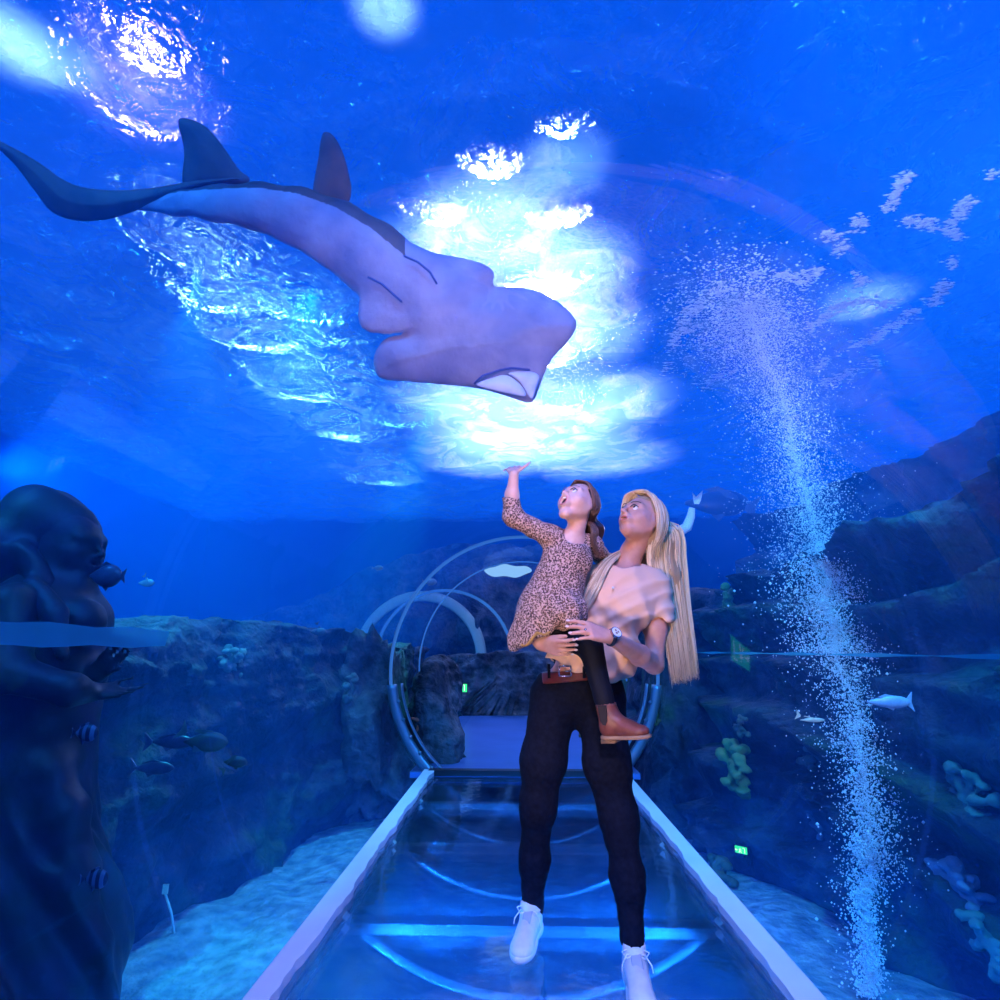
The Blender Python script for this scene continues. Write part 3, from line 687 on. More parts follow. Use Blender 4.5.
def strands(name, mat, par, guides, n, rad, jit, parent_seed=1, taper=.12, npt=22, wob=.004):
    """guides: list of curves (equal length lists of points) across the lock; strands are interpolated between neighbours"""
    rg = np.random.default_rng(parent_seed); G = np.array(guides, float); b = MB(); tint = []
    def cr(P, t):
        m = len(P)-1; x = t*m; i = min(int(x), m-1); f = x-i; p0, p1, p2, p3 = P[max(i-1, 0)], P[i], P[i+1], P[min(i+2, m)]
        return .5*((2*p1)+(-p0+p2)*f+(2*p0-5*p1+4*p2-p3)*f*f+(-p0+3*p1-3*p2+p3)*f**3)
    for k in range(n):
        u = rg.random()*(len(G)-1); i = min(int(u), len(G)-2); f = u-i; P = G[i]*(1-f)+G[i+1]*f
        e = rg.normal(size=3)*jit; e2 = rg.normal(size=3)*jit; L_ = .70+.32*rg.random()**.6; ph = rg.random()*6
        pts = []; rr = []
        for j in range(npt):
            t = L_*j/(npt-1); p = cr(P, min(t, 1)); sp = min(1, t*2.5+.15)
            p = p+e*sp*(1-t)+e2*sp*t+np.array([math.sin(ph+t*5), math.cos(ph*1.3+t*4), 0])*wob*sp
            pts.append(p); rr.append(rad*(1 if t < .6 else 1-(1-taper)*(t-.6)/.4))
        b.tube([Vector(p) for p in pts], rr, 5); tint += [rg.random()]*(5*npt)
    o = b.build(name, mat, par); at = o.data.attributes.new('tint', 'FLOAT', 'POINT'); at.data.foreach_set('value', tint); return o
def hair_woman():
    L = lambda x, y, z: Cw + Rw @ (Vector((x, y, z))*.98)
    F = Field((.25, 2.25, 1.02), (.9, 2.85, 1.90), .0055)
    F.ell(tuple(L(0, -.026, .034)), (.081, .099, .087), Rw, k=.02)
    F.ell(tuple(L(0, -.062, -.03)), (.068, .066, .075), Rw, k=.03)
    # open the face
    F.ell(tuple(L(0, .105, -.035)), (.071, .095, .108), Rw, k=.012, op='s')
    F.cap(tuple(L(-.02, .04, -.14)), tuple(L(.02, .04, -.14)), .085, k=.01, op='s')
    # hanging mass behind the shoulder
    F.chain([A(646, 540, 2.54), A(652, 572, 2.55), A(662, 610, 2.54)], [.045, .05, .03], k=.04)
    F.chain([A(655, 520, 2.50), A(664, 545, 2.50), A(670, 575, 2.50), A(676, 620, 2.50), A(682, 662, 2.50)], [.060, .050, .042, .034, .016], k=.04, flat=None)
    F.bump(lambda P: .004*ridged(P*np.array([38, 38, 4]), 2, 6))
    h = F.build('hair', M_blonde, woman, smooth_it=1)
    # surface strands from the parting over the head and down
    g = []
    for s in np.linspace(0, 1, 9):
        d = 2.385+.075*s; X = lambda x0, x1: x0+(x1-x0)*s
        g.append([L(.018+.006*s, .070-.10*s, .108), L(.076+.01*s, .035-.095*s, .080-.02*s), Vector(A(X(650, 677), 528, d+.02)), Vector(A(X(649, 684), 560, d+.04)), Vector(A(X(658, 688), 600, d+.04)), Vector(A(X(668, 693), 645, d+.03)), Vector(A(X(673, 697), 684-6*s, d+.03))])
    strands('hair_strands', M_blonde, h, g, 1050, .0026, .0065, 3)
    # top and far side
    g = []
    for s in np.linspace(0, 1, 5):
        g.append([L(.018-.02*s, .075-.10*s, .108+.012*s-.004*s), L(-.03, .05-.09*s, .115), L(-.072, .035-.08*s, .075), L(-.088, .0-.06*s, .01), L(-.088, -.02-.04*s, -.06), L(-.07, -.04, -.12)])
    strands('hair_strands', M_blonde, h, g, 320, .0024, .004, 5, npt=14)
    g = [[L(.012, .085-.02*s, .098+.006*s), L(.05, .078-.03*s, .085), L(.074, .05-.03*s, .05), L(.083, .025-.03*s, .0), L(.086, .0-.03*s, -.05), Vector(A(655+4*s, 558, 2.42))] for s in (0, .5, 1)]
    strands('hair_strands', M_blonde, h, g, 220, .0023, .003, 7, npt=16)
    # front lock falling over the far shoulder onto the child's back
    g = []
    for s in np.linspace(0, 1, 5):
        g.append([Vector(A(636-4*s, 545+3*s, 2.50)), Vector(A(619-6*s, 556, 2.44)), Vector(A(608-9*s, 566+2*s, 2.37)), Vector(A(600-10*s, 582, 2.335)), Vector(A(591-10*s, 600, 2.32)), Vector(A(580-8*s, 620, 2.31))])
    strands('hair_lock', M_blonde, h, g, 360, .0023, .006, 9, npt=18)
hair_woman()
def trainer(ank, toe, lab, sc=1.0, lift=0.0):
    """ankle point, toe point on the floor"""
    ank = Vector(ank); toe = Vector(toe); d = (toe-Vector((ank.x, ank.y, toe.z))).normalized(); s = Vector((-d.y, d.x, 0)).normalized(); up = s.cross(d)*-1
    up = d.cross(s); up = up if up.z > 0 else -up
    heel = Vector((ank.x, ank.y, toe.z+lift))-d*.045; d = (toe-heel).normalized(); Ln = (toe-heel).length; up = s.cross(d); up = up if up.z > 0 else -up
    P = lambda a, b_, c: tuple(heel+d*(a*Ln)+s*b_+up*c)
    e = empty('trainer', tuple(Vector((ank.x, ank.y, 0.012))), lab, 'shoe')
    lo = np.min([heel, toe, ank], 0)-.1; hi = np.max([heel, toe, ank], 0)+.1
    R = Matrix((s, d, up)).transposed()
    F = Field(lo, hi, .0042)
    F.ell(P(.18, 0, .045), (.036, .052, .048), R, k=.02); F.ell(P(.5, 0, .034), (.038, .09, .040), R, k=.03); F.ell(P(.80, 0, .024), (.044, .055, .034), R, k=.02)
    F.cap(P(.2, 0, .05), P(.22, 0, .098), .036, .040, k=.02); F.cap(P(.3, 0, .05), P(.62, 0, .045), .034, .030, k=.02)
    F.cap(P(.22, 0, .085), tuple(Vector(P(.22, 0, .085))+Vector((0, 0, .05))), .033, .034, k=.004, op='s')
    F.plane(Vector(P(.2, 0, .004)), tuple(-up))
    up_ = F.build('upper', M_white, e, smooth_it=1)
    F = Field(lo, hi, .0042); F.ell(P(.18, 0, .012), (.040, .056, .03), R, k=.02); F.cap(P(.2, 0, .012), P(.5, 0, .012), .038, .036, k=.02); F.ell(P(.74, 0, .012), (.048, .075, .03), R, k=.03)
    F.plane(Vector(P(.2, 0, .024)), tuple(up)); F.plane(Vector(P(.2, 0, -.006)), tuple(-up))
    F.build('sole', M_sole, e, smooth_it=1)
    M_l = bsdf('lace', (.86, .86, .9), .6)
    b = MB()
    for k in range(6):
        t = .34+.055*k; z = .086-.0065*k; w = .026
        for sg in (-1, 1): b.tube([P(t, -w*sg, z-.008), P(t+.014, 0, z+.003), P(t+.035, w*sg, z-.010)], .0027, 6)
    for sg in (-1, 1):
        b.tube([P(.32, 0, .092), P(.30, sg*.02, .105), P(.36, sg*.045, .100), P(.40, sg*.03, .085), P(.34, 0, .092)], .0024, 6)
        b.tube([P(.32, 0, .092), P(.38, sg*.03, .095), P(.47, sg*.048, .075), P(.50, sg*.050, .058)], .0022, 6)
    b.build('laces', M_l, e)
    b = MB(); b.tube([P(.30, -.004, .090), P(.34, 0, .095), P(.62, 0, .068)], [(.004, .018)]*3, 8, flat=tuple(up)); b.build('tongue', bsdf('grey_tongue', (.45, .48, .58), .6), e)
    return e
def child_of(e, par):
    adopt(e, par)
    for k in ('label', 'category', 'group'):
        if k in e: del e[k]
    return e
t1 = atZ(519, 966, .014)
e1 = trainer(legL[-1], (t1.x, t1.y, .022), 'x', lift=.03)
e2 = trainer(legR[-1], (legR[-1][0]-.012, legR[-1][1]-.21, .014), 'x')
for e in (e1, e2): child_of(e, woman)
for a in (legL[-1], legR[-1]):
    b = MB(); a = Vector(a); b.tube([a+Vector((0, 0, .02)), a-Vector((0, 0, .03))], .037, 16); b.build('sock', bsdf('grey_sock', (.4, .38, .36), .9), woman)

# ------------------------------------------------------------------ the child
Rc, Cc = xf(A(578, 504, 2.28), (-.56, -.66, .50))
child = empty('person', A(548, 640, 2.30), 'small child in leopard print dress, one arm raised, carried by the blonde woman', 'person')
CS = .84
hipC = A(549, 628, 2.31); kneeC = A(590, 645, 2.22); ankC = A(607, 712, 2.19)
knee2 = A(566, 662, 2.66); ank2 = A(584, 712, 2.70)
shA, elA, wrA = A(549, 536, 2.27), A(513, 517, 2.24), A(514, 474, 2.20)
shB, elB, wrB = A(592, 545, 2.33), A(606, 562, 2.52), A(630, 560, 2.60)
def body_child():
    F = Field((-.28, 1.95, .70), (.65, 2.82, 1.95), .0048)
    F.ell(A(549, 622, 2.31), (.095, .085, .09), k=.04); F.ell(A(558, 590, 2.29), (.085, .065, .11), k=.04); F.ell(A(567, 560, 2.29), (.088, .062, .07), k=.04)
    F.cap(shA, shB, .032, .032, k=.03)
    F.chain([A(571, 548, 2.30), tuple(Cc + Rc @ Vector((0, -.03, -.05)))], [.036, .038], k=.03)
    L, r, mm = head(F, Cc, Rc, CS, mouth=1.0, jaw=.024, child=1)
    F.chain([shA, elA], [.034, .028], k=.02); F.chain([elA, A(512, 495, 2.22), wrA], [.028, .026, .0185], k=.02)
    F.chain([shB, elB, wrB], [.034, .028, .02], k=.02)
    tp = hand(F, wrA, (-.12, .72, .68), (.1, .62, -.78), .70, (-.30, -.22, -.22, -.30), .34, (.35, .9), tside=-1, tcurl=.2)
    hand(F, wrB, (.8, .3, -.4), (0, .5, .8), .62, (.3,)*4, .08, (.6, .5))
    F.chain([hipC, kneeC, ankC], [.062, .042, .028], k=.02); F.chain([hipC, knee2, ank2], [.062, .042, .028], k=.02)
    F.build('body', M_skin2, child, smooth_it=1)
    face_bits(child, L, r, Rc, CS, mm, M_iris, bsdf('brow_light', (.32, .20, .14), .7), M_lip2, FM)
    # upper teeth and tongue in the open mouth
    b = MB(); pts = [L(x, .1005-8*x*x, -.046) for x in np.linspace(-.011, .011, 7)]; b.tube(pts, [(.0028, .0016)]*7, 6); b.build('teeth', bsdf('teeth', (.9, .88, .84), .2), child)
    b = MB(); b.ball(L(0, .088, -.079), (.010, .010, .005), 12, 7, Rc); b.build('tongue', bsdf('tongue', (.65, .22, .20), .4), child)
    return L
Lc = body_child()
def dress():
    F = Field((-.28, 2.05, .95), (.6, 2.8, 1.85), .005)
    g = .010
    F.ell(A(558, 590, 2.29), (.090+g, .070+g, .12), k=.04); F.ell(A(567, 560, 2.29), (.092+g, .068+g, .075+g), k=.04)
    F.cap(shA, shB, .036+g*.5, .036+g*.5, k=.03)
    F.chain([A(556, 585, 2.29), A(546, 612, 2.30), A(541, 640, 2.30)], [.085, .105, .122], k=.05, flat=((0, 1, 0), 1.15))
    F.cap(A(552, 612, 2.26), A(568, 612, 2.22), .080, .070, k=.05)
    # sleeves
    F.chain([shA, elA], [.042, .038], k=.025); F.chain([elA, A(511, 498, 2.225)], [.038, .033], k=.02)
    F.chain([shB, elB, wrB], [.040, .036, .030], k=.025)
    # cut: neckline, hem, sleeve end
    F.cap(A(575, 535, 2.26), A(571, 546, 2.29), .042, .034, k=.006, op='s')
    F.cap(A(510, 482, 2.22), A(510, 489, 2.22), .045, .045, k=.002, op='s')
    F.cap(wrB, (wrB[0]+.06, wrB[1]+.02, wrB[2]), .05, k=.002, op='s')
    F.plane(Vector(A(530, 643, 2.3)), (.42, 0, -1))
    F.bump(lambda P: (.008*np.sin(P[:, 0]*75+P[:, 1]*60+3*vnoise(P*5, 3))+.006*fbm(P*12, 2, 5))*np.clip((1.36-P[:, 2])*5, .15, 1)+.002*vnoise(P*40, 9))
    F.build('dress', M_leo, child, smooth_it=1)
    b = MB(); pts = [A(522+28*t, 645-16*t+3*math.sin(t*9), 2.19+.01*math.sin(t*14)) for t in np.linspace(0, 1, 16)]
    b.tube(pts, [(.004, .009)]*16, 6); b.build('hem_trim', bsdf('mustard_trim', (.62, .34, .08), .8), child)
dress()
def tights():
    F = Field((-.1, 2.0, .72), (.6, 2.82, 1.18), .005)
    F.ell(A(549, 624, 2.31), (.098, .090, .085), k=.03)
    F.chain([hipC, kneeC, ankC], [.067, .047, .033], k=.02); F.chain([hipC, knee2, ank2], [.067, .047, .033], k=.02)
    F.bump(lambda P: .0025*ridged(P*16, 2, 3)); F.build('leggings', M_tights, child, smooth_it=1)
tights()
def boot(ank, toe, par):
    ank = Vector(ank); toe = Vector(toe); up = Vector((-.12, .0, 1)).normalized(); d = toe-ank; d = (d-up*d.dot(up)).normalized(); s = d.cross(up).normalized(); up = s.cross(d)
    heel = ank-d*.030-up*.085; P = lambda a, b_, c: tuple(heel+d*a+s*b_+up*c); R = Matrix((s, d, up)).transposed()
    e = empty('ankle_boot', tuple(heel), 'x', 'boot'); lo = np.array(heel)-.12; hi = np.array(heel)+.26
    F = Field(lo, hi, .004); F.ell(P(.032, 0, .03), (.030, .036, .034), R, k=.02); F.ell(P(.085, 0, .022), (.032, .05, .030), R, k=.02); F.ell(P(.135, 0, .018), (.033, .042, .024), R, k=.02)
    F.cap(P(.034, 0, .04), P(.030, 0, .110), .034, .037, k=.02); F.cap(P(.05, 0, .06), P(.10, 0, .032), .028, .022, k=.03)
    F.cap(P(.030, 0, .112), P(.030, 0, .160), .033, .05, k=.003, op='s'); F.plane(Vector(P(0, 0, .006)), tuple(-up)); F.plane(Vector(P(0, 0, .118)), tuple(up))
    F.build('upper', M_bootl, e, smooth_it=1)
    F = Field(lo, hi, .004); F.ell(P(.035, 0, 0), (.035, .042, .03), R, k=.02); F.cap(P(.04, 0, 0), P(.1, 0, 0), .032, k=.02); F.ell(P(.13, 0, 0), (.037, .052, .03), R, k=.02)
    F.plane(Vector(P(0, 0, .010)), tuple(up)); F.plane(Vector(P(0, 0, -.004)), tuple(-up)); so = F.build('sole', M_bsole, e, smooth_it=1)
    b = MB(); b.box(P(.028, 0, -.009), (.056, .05, .012), R); b.build('heel', M_bsole, e)
    for sg in (-1, 1):
        b = MB(); V = []
        prof = [(.018, .112), (.052, .112), (.047, .060), (.038, .046), (.028, .048), (.020, .062)]
        n = len(prof); V = [P(x, sg*(.0345 if z > .1 else .0345-.0*z), z) for x, z in prof]+[P(x, sg*.0405, z) for x, z in prof]
        b.add(V, [tuple(range(n)), tuple(range(2*n-1, n-1, -1))]+[(i, (i+1) % n, n+(i+1) % n, n+i) for i in range(n)])
        b.build('elastic_panel', M_elastic, e, smooth=False)
    b = MB(); b.tube([P(-.006, 0, .100), P(-.012, 0, .130), P(.0, 0, .132)], [(.002, .006)]*3, 6); b.build('pull_tab', M_bootl, e)
    adopt(e, par); del e['label']; del e['category']
boot(ankC, A(650, 732, 2.10), child); boot(ank2, A(618, 726, 2.60), child)
def hair_child():
    L = lambda x, y, z: Cc + Rc @ (Vector((x, y, z))*CS)
    F = Field((.05, 2.05, 1.20), (.55, 2.6, 1.9), .005)
    F.ell(tuple(L(0, -.030, .034)), tuple(v*CS for v in (.082, .098, .088)), Rc, k=.02)
    F.ell(tuple(L(0, .105, -.025)), tuple(v*CS for v in (.074, .110, .115)), Rc, k=.01, op='s')
    F.chain([tuple(L(.03, -.09, -.03)), A(596, 530, 2.35), A(598, 548, 2.34)], [.042, .030, .014], k=.03)
    F.ell(tuple(L(.088, .012, -.022)), tuple(v*CS for v in (.035, .042, .046)), Rc, k=.01, op='s')
    F.bump(lambda P: .003*ridged(P*np.array([45, 45, 8]), 2, 6)); h = F.build('hair', M_brown, child, smooth_it=1)
    g = []
    for s in np.linspace(0, 1, 5):
        g.append([L(.01, .062-.05*s, .104+.004*s), L(.055, .03-.05*s, .092-.004*s), L(.082, -.004-.05*s, .045), L(.086-.01*s, -.04-.05*s, -.01), Vector(A(591+4*s, 525, 2.28+.05*s)), Vector(A(592+5*s, 540, 2.27+.06*s)), Vector(A(597+1*s, 556, 2.27+.06*s))])
    strands('hair_strands', M_brown, h, g, 380, .0019, .004, 4, npt=18)
    g = [[L(.01-.015*s, .062-.06*s, .104+.006*s), L(-.04, .04-.06*s, .100), L(-.074, .02-.05*s, .06), L(-.086, -.01-.05*s, .0), L(-.08, -.04, -.05)] for s in (0, .5, 1)]
    strands('hair_strands', M_brown, h, g, 110, .0024, .003, 6, npt=12)
hair_child()
# ================================================================== STATUE, FISH, BUBBLES, CORAL
def npmesh(name, V, Fq, mat):
    me = bpy.data.meshes.new(name); nv = len(V); nf, k = Fq.shape
    me.vertices.add(nv); me.vertices.foreach_set('co', V.astype(np.float32).ravel()); me.loops.add(nf*k); me.loops.foreach_set('vertex_index', Fq.astype(np.int32).ravel())
    me.polygons.add(nf); me.polygons.foreach_set('loop_start', np.arange(0, nf*k, k, dtype=np.int32)); me.polygons.foreach_set('loop_total', np.full(nf, k, dtype=np.int32))
    me.update(calc_edges=True); me.validate(); me.polygons.foreach_set('use_smooth', [True]*nf); me.materials.append(mat)
    o = bpy.data.objects.new(name, me); COL.objects.link(o); return o
def octas(C, r, sq=None, rot=None):
    """small round blobs: an octahedron once subdivided"""
    b = np.array([(1,0,0),(-1,0,0),(0,1,0),(0,-1,0),(0,0,1),(0,0,-1)], float); F = np.array([(0,2,4),(2,1,4),(1,3,4),(3,0,4),(2,0,5),(1,2,5),(3,1,5),(0,3,5)])
    V = (C[:, None, :]+b[None]*(r[:, None, None]*(sq[:, None, :] if sq is not None else 1))).reshape(-1, 3)
    Q = (F[None]+6*np.arange(len(C))[:, None, None]).reshape(-1, 3); return V, Q
# --- bubble column
M_bub = bsdf('bubble', (.90, .92, 1), .15, .6)
def bubbles():
    path = [(862, 992, 3.3, 9), (864, 950, 3.34, 13), (868, 880, 3.42, 20), (868, 800, 3.52, 25), (858, 720, 3.65, 30), (838, 640, 3.85, 36), (818, 560, 4.05, 42), (803, 480, 4.3, 44), (782, 405, 4.55, 46), (762, 345, 4.8, 52), (745, 300, 5.05, 62)]
    pts = np.array([list(A(p[0], p[1], p[2]))+[p[3]*p[2]/580] for p in path])
    C = []; r = []
    n = 46000; u = RNG.random(n)
    u = np.where(RNG.random(n) < .62, .48+.52*u, u*.62)*(len(path)-1); i = np.minimum(u.astype(int), len(path)-2); f = (u-i)[:, None]; base = pts[i]*(1-f)+pts[i+1]*f
    a = RNG.random(n)*2*PI; q = np.abs(RNG.normal(size=n))*.60; wild = RNG.random(n) < .10; q = np.where(wild, q*1.9, q)
    C = base[:, :3].copy(); C[:, 0] += np.cos(a)*q*base[:, 3]; C[:, 1] += np.sin(a)*q*base[:, 3]*.7
    C += vn3(C*5)*.035
    r = .0026+.0042*RNG.random(n)**2+.008*(RNG.random(n) < .03)*RNG.random(n)
    # clumps rising from the bed
    for k in range(26):
        c = pts[0, :3]+(pts[4, :3]-pts[0, :3])*RNG.random()*.8; m = 26; cc = c+RNG.normal(size=(m, 3))*np.array([.022, .02, .022]); C = np.r_[C, cc]; r = np.r_[r, .003+.006*RNG.random(m)]
    V, Q = octas(C, r); o = npmesh('bubbles', V, Q, M_bub); tag(o, 'rising column of tiny white air bubbles in front of the right reef', 'bubbles', kind='stuff')
def vn3(P): return np.stack([vnoise(P, 1), vnoise(P+9.3, 2), vnoise(P+19.1, 3)], -1)
bubbles()
def foam():
    lines = [[(668, 372), (674, 340), (690, 312), (722, 288), (760, 272), (800, 278)], [(690, 395), (712, 380), (735, 372)], [(676, 352), (688, 330), (712, 318), (742, 300)], [(800, 285), (830, 262), (850, 238), (858, 222)],
             [(830, 232), (852, 252), (862, 286)], [(858, 222), (884, 216), (918, 222), (948, 230), (962, 240)], [(808, 330), (836, 308), (862, 300), (898, 306)], [(812, 372), (842, 350), (872, 340), (905, 318), (935, 300), (955, 262)],
             [(822, 384), (868, 366), (898, 352)], [(884, 216), (905, 180), (925, 150)], [(830, 232), (812, 250), (800, 272)], [(880, 395), (920, 380), (960, 368)], [(948, 230), (975, 190), (998, 170)], [(880, 330), (888, 290), (885, 262)]]
    C = []; R = []; SQ = []
    for L_ in lines:
        P = np.array(L_, float); d = np.r_[0, np.cumsum(np.linalg.norm(np.diff(P, axis=0), axis=1))]; m = int(d[-1]*4.0)
        for s_ in RNG.random(m)*d[-1]:
            gate = vnoise(np.array([[s_*.07, P[0, 0], 0]]), 5)[0]
            if gate < -.15: continue
            x = np.interp(s_, d, P[:, 0])+RNG.normal()*4.0; y = np.interp(s_, d, P[:, 1])+RNG.normal()*2.6; c = atZ(x, y, TOP-.20)
            C.append(tuple(c)); R.append(.005+.017*RNG.random()**2.5); SQ.append((1.4+1.6*RNG.random(), .8+.6*RNG.random(), .5))
    for k in range(5200):    # churned cap of the plume
        x, y = 740+RNG.normal()*38, 318+RNG.normal()*30; c = atZ(x, y, TOP-.20-.25*RNG.random()); C.append(tuple(c)); R.append(.004+.010*RNG.random()**2); SQ.append((1.3, 1, .6))
    V, Q = octas(np.array(C), np.array(R), np.array(SQ)); o = npmesh('foam', V, Q, M_bub); tag(o, 'white foam flecks spreading on the water surface above the bubble column', 'foam', kind='stuff')
foam()

# --- mermaid statue
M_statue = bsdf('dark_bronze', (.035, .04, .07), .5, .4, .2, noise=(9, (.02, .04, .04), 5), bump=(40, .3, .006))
def statue():
    YS = 2.25; S_ = lambda px, py, dy=0: A(px, py, YS+dy)
    R, C = xf(A(70, 546, YS), (1, -.12, -.06)); sc = 1.36
    base = Vector(A(40, 760, YS)); e = empty('mermaid_statue', (base.x, base.y, SEA), 'dark bronze mermaid statue in profile at the left edge, hands cupped before her waist', 'statue')
    F = Field((-2.9, 1.45, SEA-.25), (-1.05, 3.0, 1.75), .014)
    L, r, mm = head(F, C, R, sc, mouth=.2)
    F.chain([S_(58, 560), S_(48, 592)], [.075, .08], k=.05)
    F.ell(S_(45, 625), (.20, .26, .20), k=.10); F.ell(S_(82, 622, -.08), (.085, .08, .085), k=.05); F.ell(S_(82, 622, .12), (.085, .08, .085), k=.05)
    F.ell(S_(42, 680), (.16, .19, .17), k=.10)
    # near arm, far arm, hands
    F.chain([S_(14, 607, -.22), S_(6, 672, -.28), S_(70, 690, -.24), S_(92, 692, -.16)], [.085, .062, .050, .036], k=.04)
    F.chain([S_(62, 610, .22), S_(66, 676, .26), S_(98, 672, .02)], [.08, .058, .036], k=.04)
    hand(F, S_(90, 693, -.16), (1, .25, .02), (-.2, .3, -1), 1.15, (.12,)*4, .06, (.8, .4), tside=1)
    hand(F, S_(94, 676, -.02), (.7, -.1, .75), (-.4, .7, -.3), 1.15, (.1,)*4, .06, (.8, .4), tside=-1)
    # tail-skirt
    F.chain([S_(36, 715), S_(20, 780), S_(12, 860), S_(12, 930), S_(15, 990)], [.20, .20, .24, .29, .34], k=.12)
    F.chain([S_(54, 775, -.1), S_(66, 815, -.12), S_(80, 870, -.1), S_(96, 940, -.05)], [.04, .04, .045, .045], k=.10)
    def folds(P):
        z = P[:, 2]; w = np.clip((.75-z)*1.4, 0, 1); a = np.arctan2(P[:, 1]-YS, P[:, 0]+1.98)
        swirl = a*5+z*4.2+2.2*vnoise(P*1.3, 3); return -.045*w*np.exp(-(np.sin(swirl)/.34)**2)+.02*w-.010*w*np.sin(swirl*3.1)+.003*fbm(P*14, 2, 3)
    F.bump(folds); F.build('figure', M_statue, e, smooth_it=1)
    F = Field((-2.75, 1.6, .45), (-1.35, 2.9, 1.95), .012)
    F.ell(tuple(L(0, -.040, .038)), tuple(v*sc for v in (.088, .108, .092)), R, k=.03)
    F.ell(tuple(L(0, .115, -.045)), tuple(v*sc for v in (.12, .115, .125)), R, k=.012, op='s')
    F.chain([S_(40, 520), S_(12, 560), S_(-8, 610), S_(-20, 670)], [.14, .17, .16, .10], k=.06)
    F.chain([tuple(L(.085, -.055, -.02)), S_(38, 585, -.14), S_(52, 615, -.22), S_(60, 655, -.24)], [.045, .04, .035, .02], k=.03)
    F.chain([tuple(L(-.09, -.02, -.04)), S_(76, 592, .12), S_(96, 615, .08), S_(104, 640, .06)], [.04, .045, .04, .02], k=.03)
    F.bump(lambda P: .010*np.sin(62*P[:, 1]+5*vnoise(P*2.5, 8)+10*(P[:, 0]-C.x)*np.clip(1.4-P[:, 2], 0, 1)))
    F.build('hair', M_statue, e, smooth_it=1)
    o = boulder((base.x-.1, base.y+.05, SEA-.02), (.40, .42, .10), 'x', 17, M_rock, name='pedestal_rock'); del o['label']; del o['category']; adopt(o, e)
statue()

# --- the big wedgefish, built on its own curved body plane
def smoothpoly(pts, n=8):
    P = np.array(pts, float); m = len(P); out = []
    for i in range(m):
        p0, p1, p2, p3 = P[i-1], P[i], P[(i+1) % m], P[(i+2) % m]
        for j in range(n):
            f = j/n; out.append(.5*((2*p1)+(-p0+p2)*f+(2*p0-5*p1+4*p2-p3)*f*f+(-p0+3*p1-3*p2+p3)*f**3))
    return np.array(out)
def polydist(X, Y, P):
    d = np.full(X.shape, 1e9); ins = np.zeros(X.shape, bool)
    for i in range(len(P)):
        a, b = P[i-1], P[i]; e = b-a; L2 = max(e@e, 1e-9); t = np.clip(((X-a[0])*e[0]+(Y-a[1])*e[1])/L2, 0, 1)
        d = np.minimum(d, (X-a[0]-e[0]*t)**2+(Y-a[1]-e[1]*t)**2)
        c = ((a[1] > Y) != (b[1] > Y)) & (X < (b[0]-a[0])*(Y-a[1])/(b[1]-a[1]+1e-12)+a[0]); ins ^= c
    d = np.sqrt(d); return np.where(ins, -d, d)
def slab(F, pts, T, edge, zc=None, k=3, sm=8):
    X, Y = np.meshgrid(F.ax[0], F.ax[1], indexing='ij'); P = smoothpoly(pts, sm) if sm else np.array(pts, float); d2 = polydist(X, Y, P)
    half = T*np.sqrt(np.clip(-d2/edge, 0, 1))+.6; z0 = zc(X, Y) if zc else 0*X
    d = np.maximum(d2[..., None], np.abs(F.ax[2][None, None, :]-z0[..., None])-half[..., None])
    a = F.F; h = np.maximum(k-np.abs(a-d), 0)/k; F.F = np.minimum(a, d)-h*h*k*.25
def RD(px, py):     # distance of the fish's middle surface from the camera
    return 3.15+.0016*np.maximum(0, 420-px)+.0004*(330-py)
def rayworld(V):
    out = np.zeros_like(V); 
    d = np.stack([(V[:, 0]-500)/FPX, (500-V[:, 1])/FPX, -np.ones(len(V))], -1) @ np.array(_R).T; d /= np.linalg.norm(d, axis=1)[:, None]
    return np.array(CAM)+d*(RD(V[:, 0], V[:, 1])+V[:, 2]*.0056)[:, None]
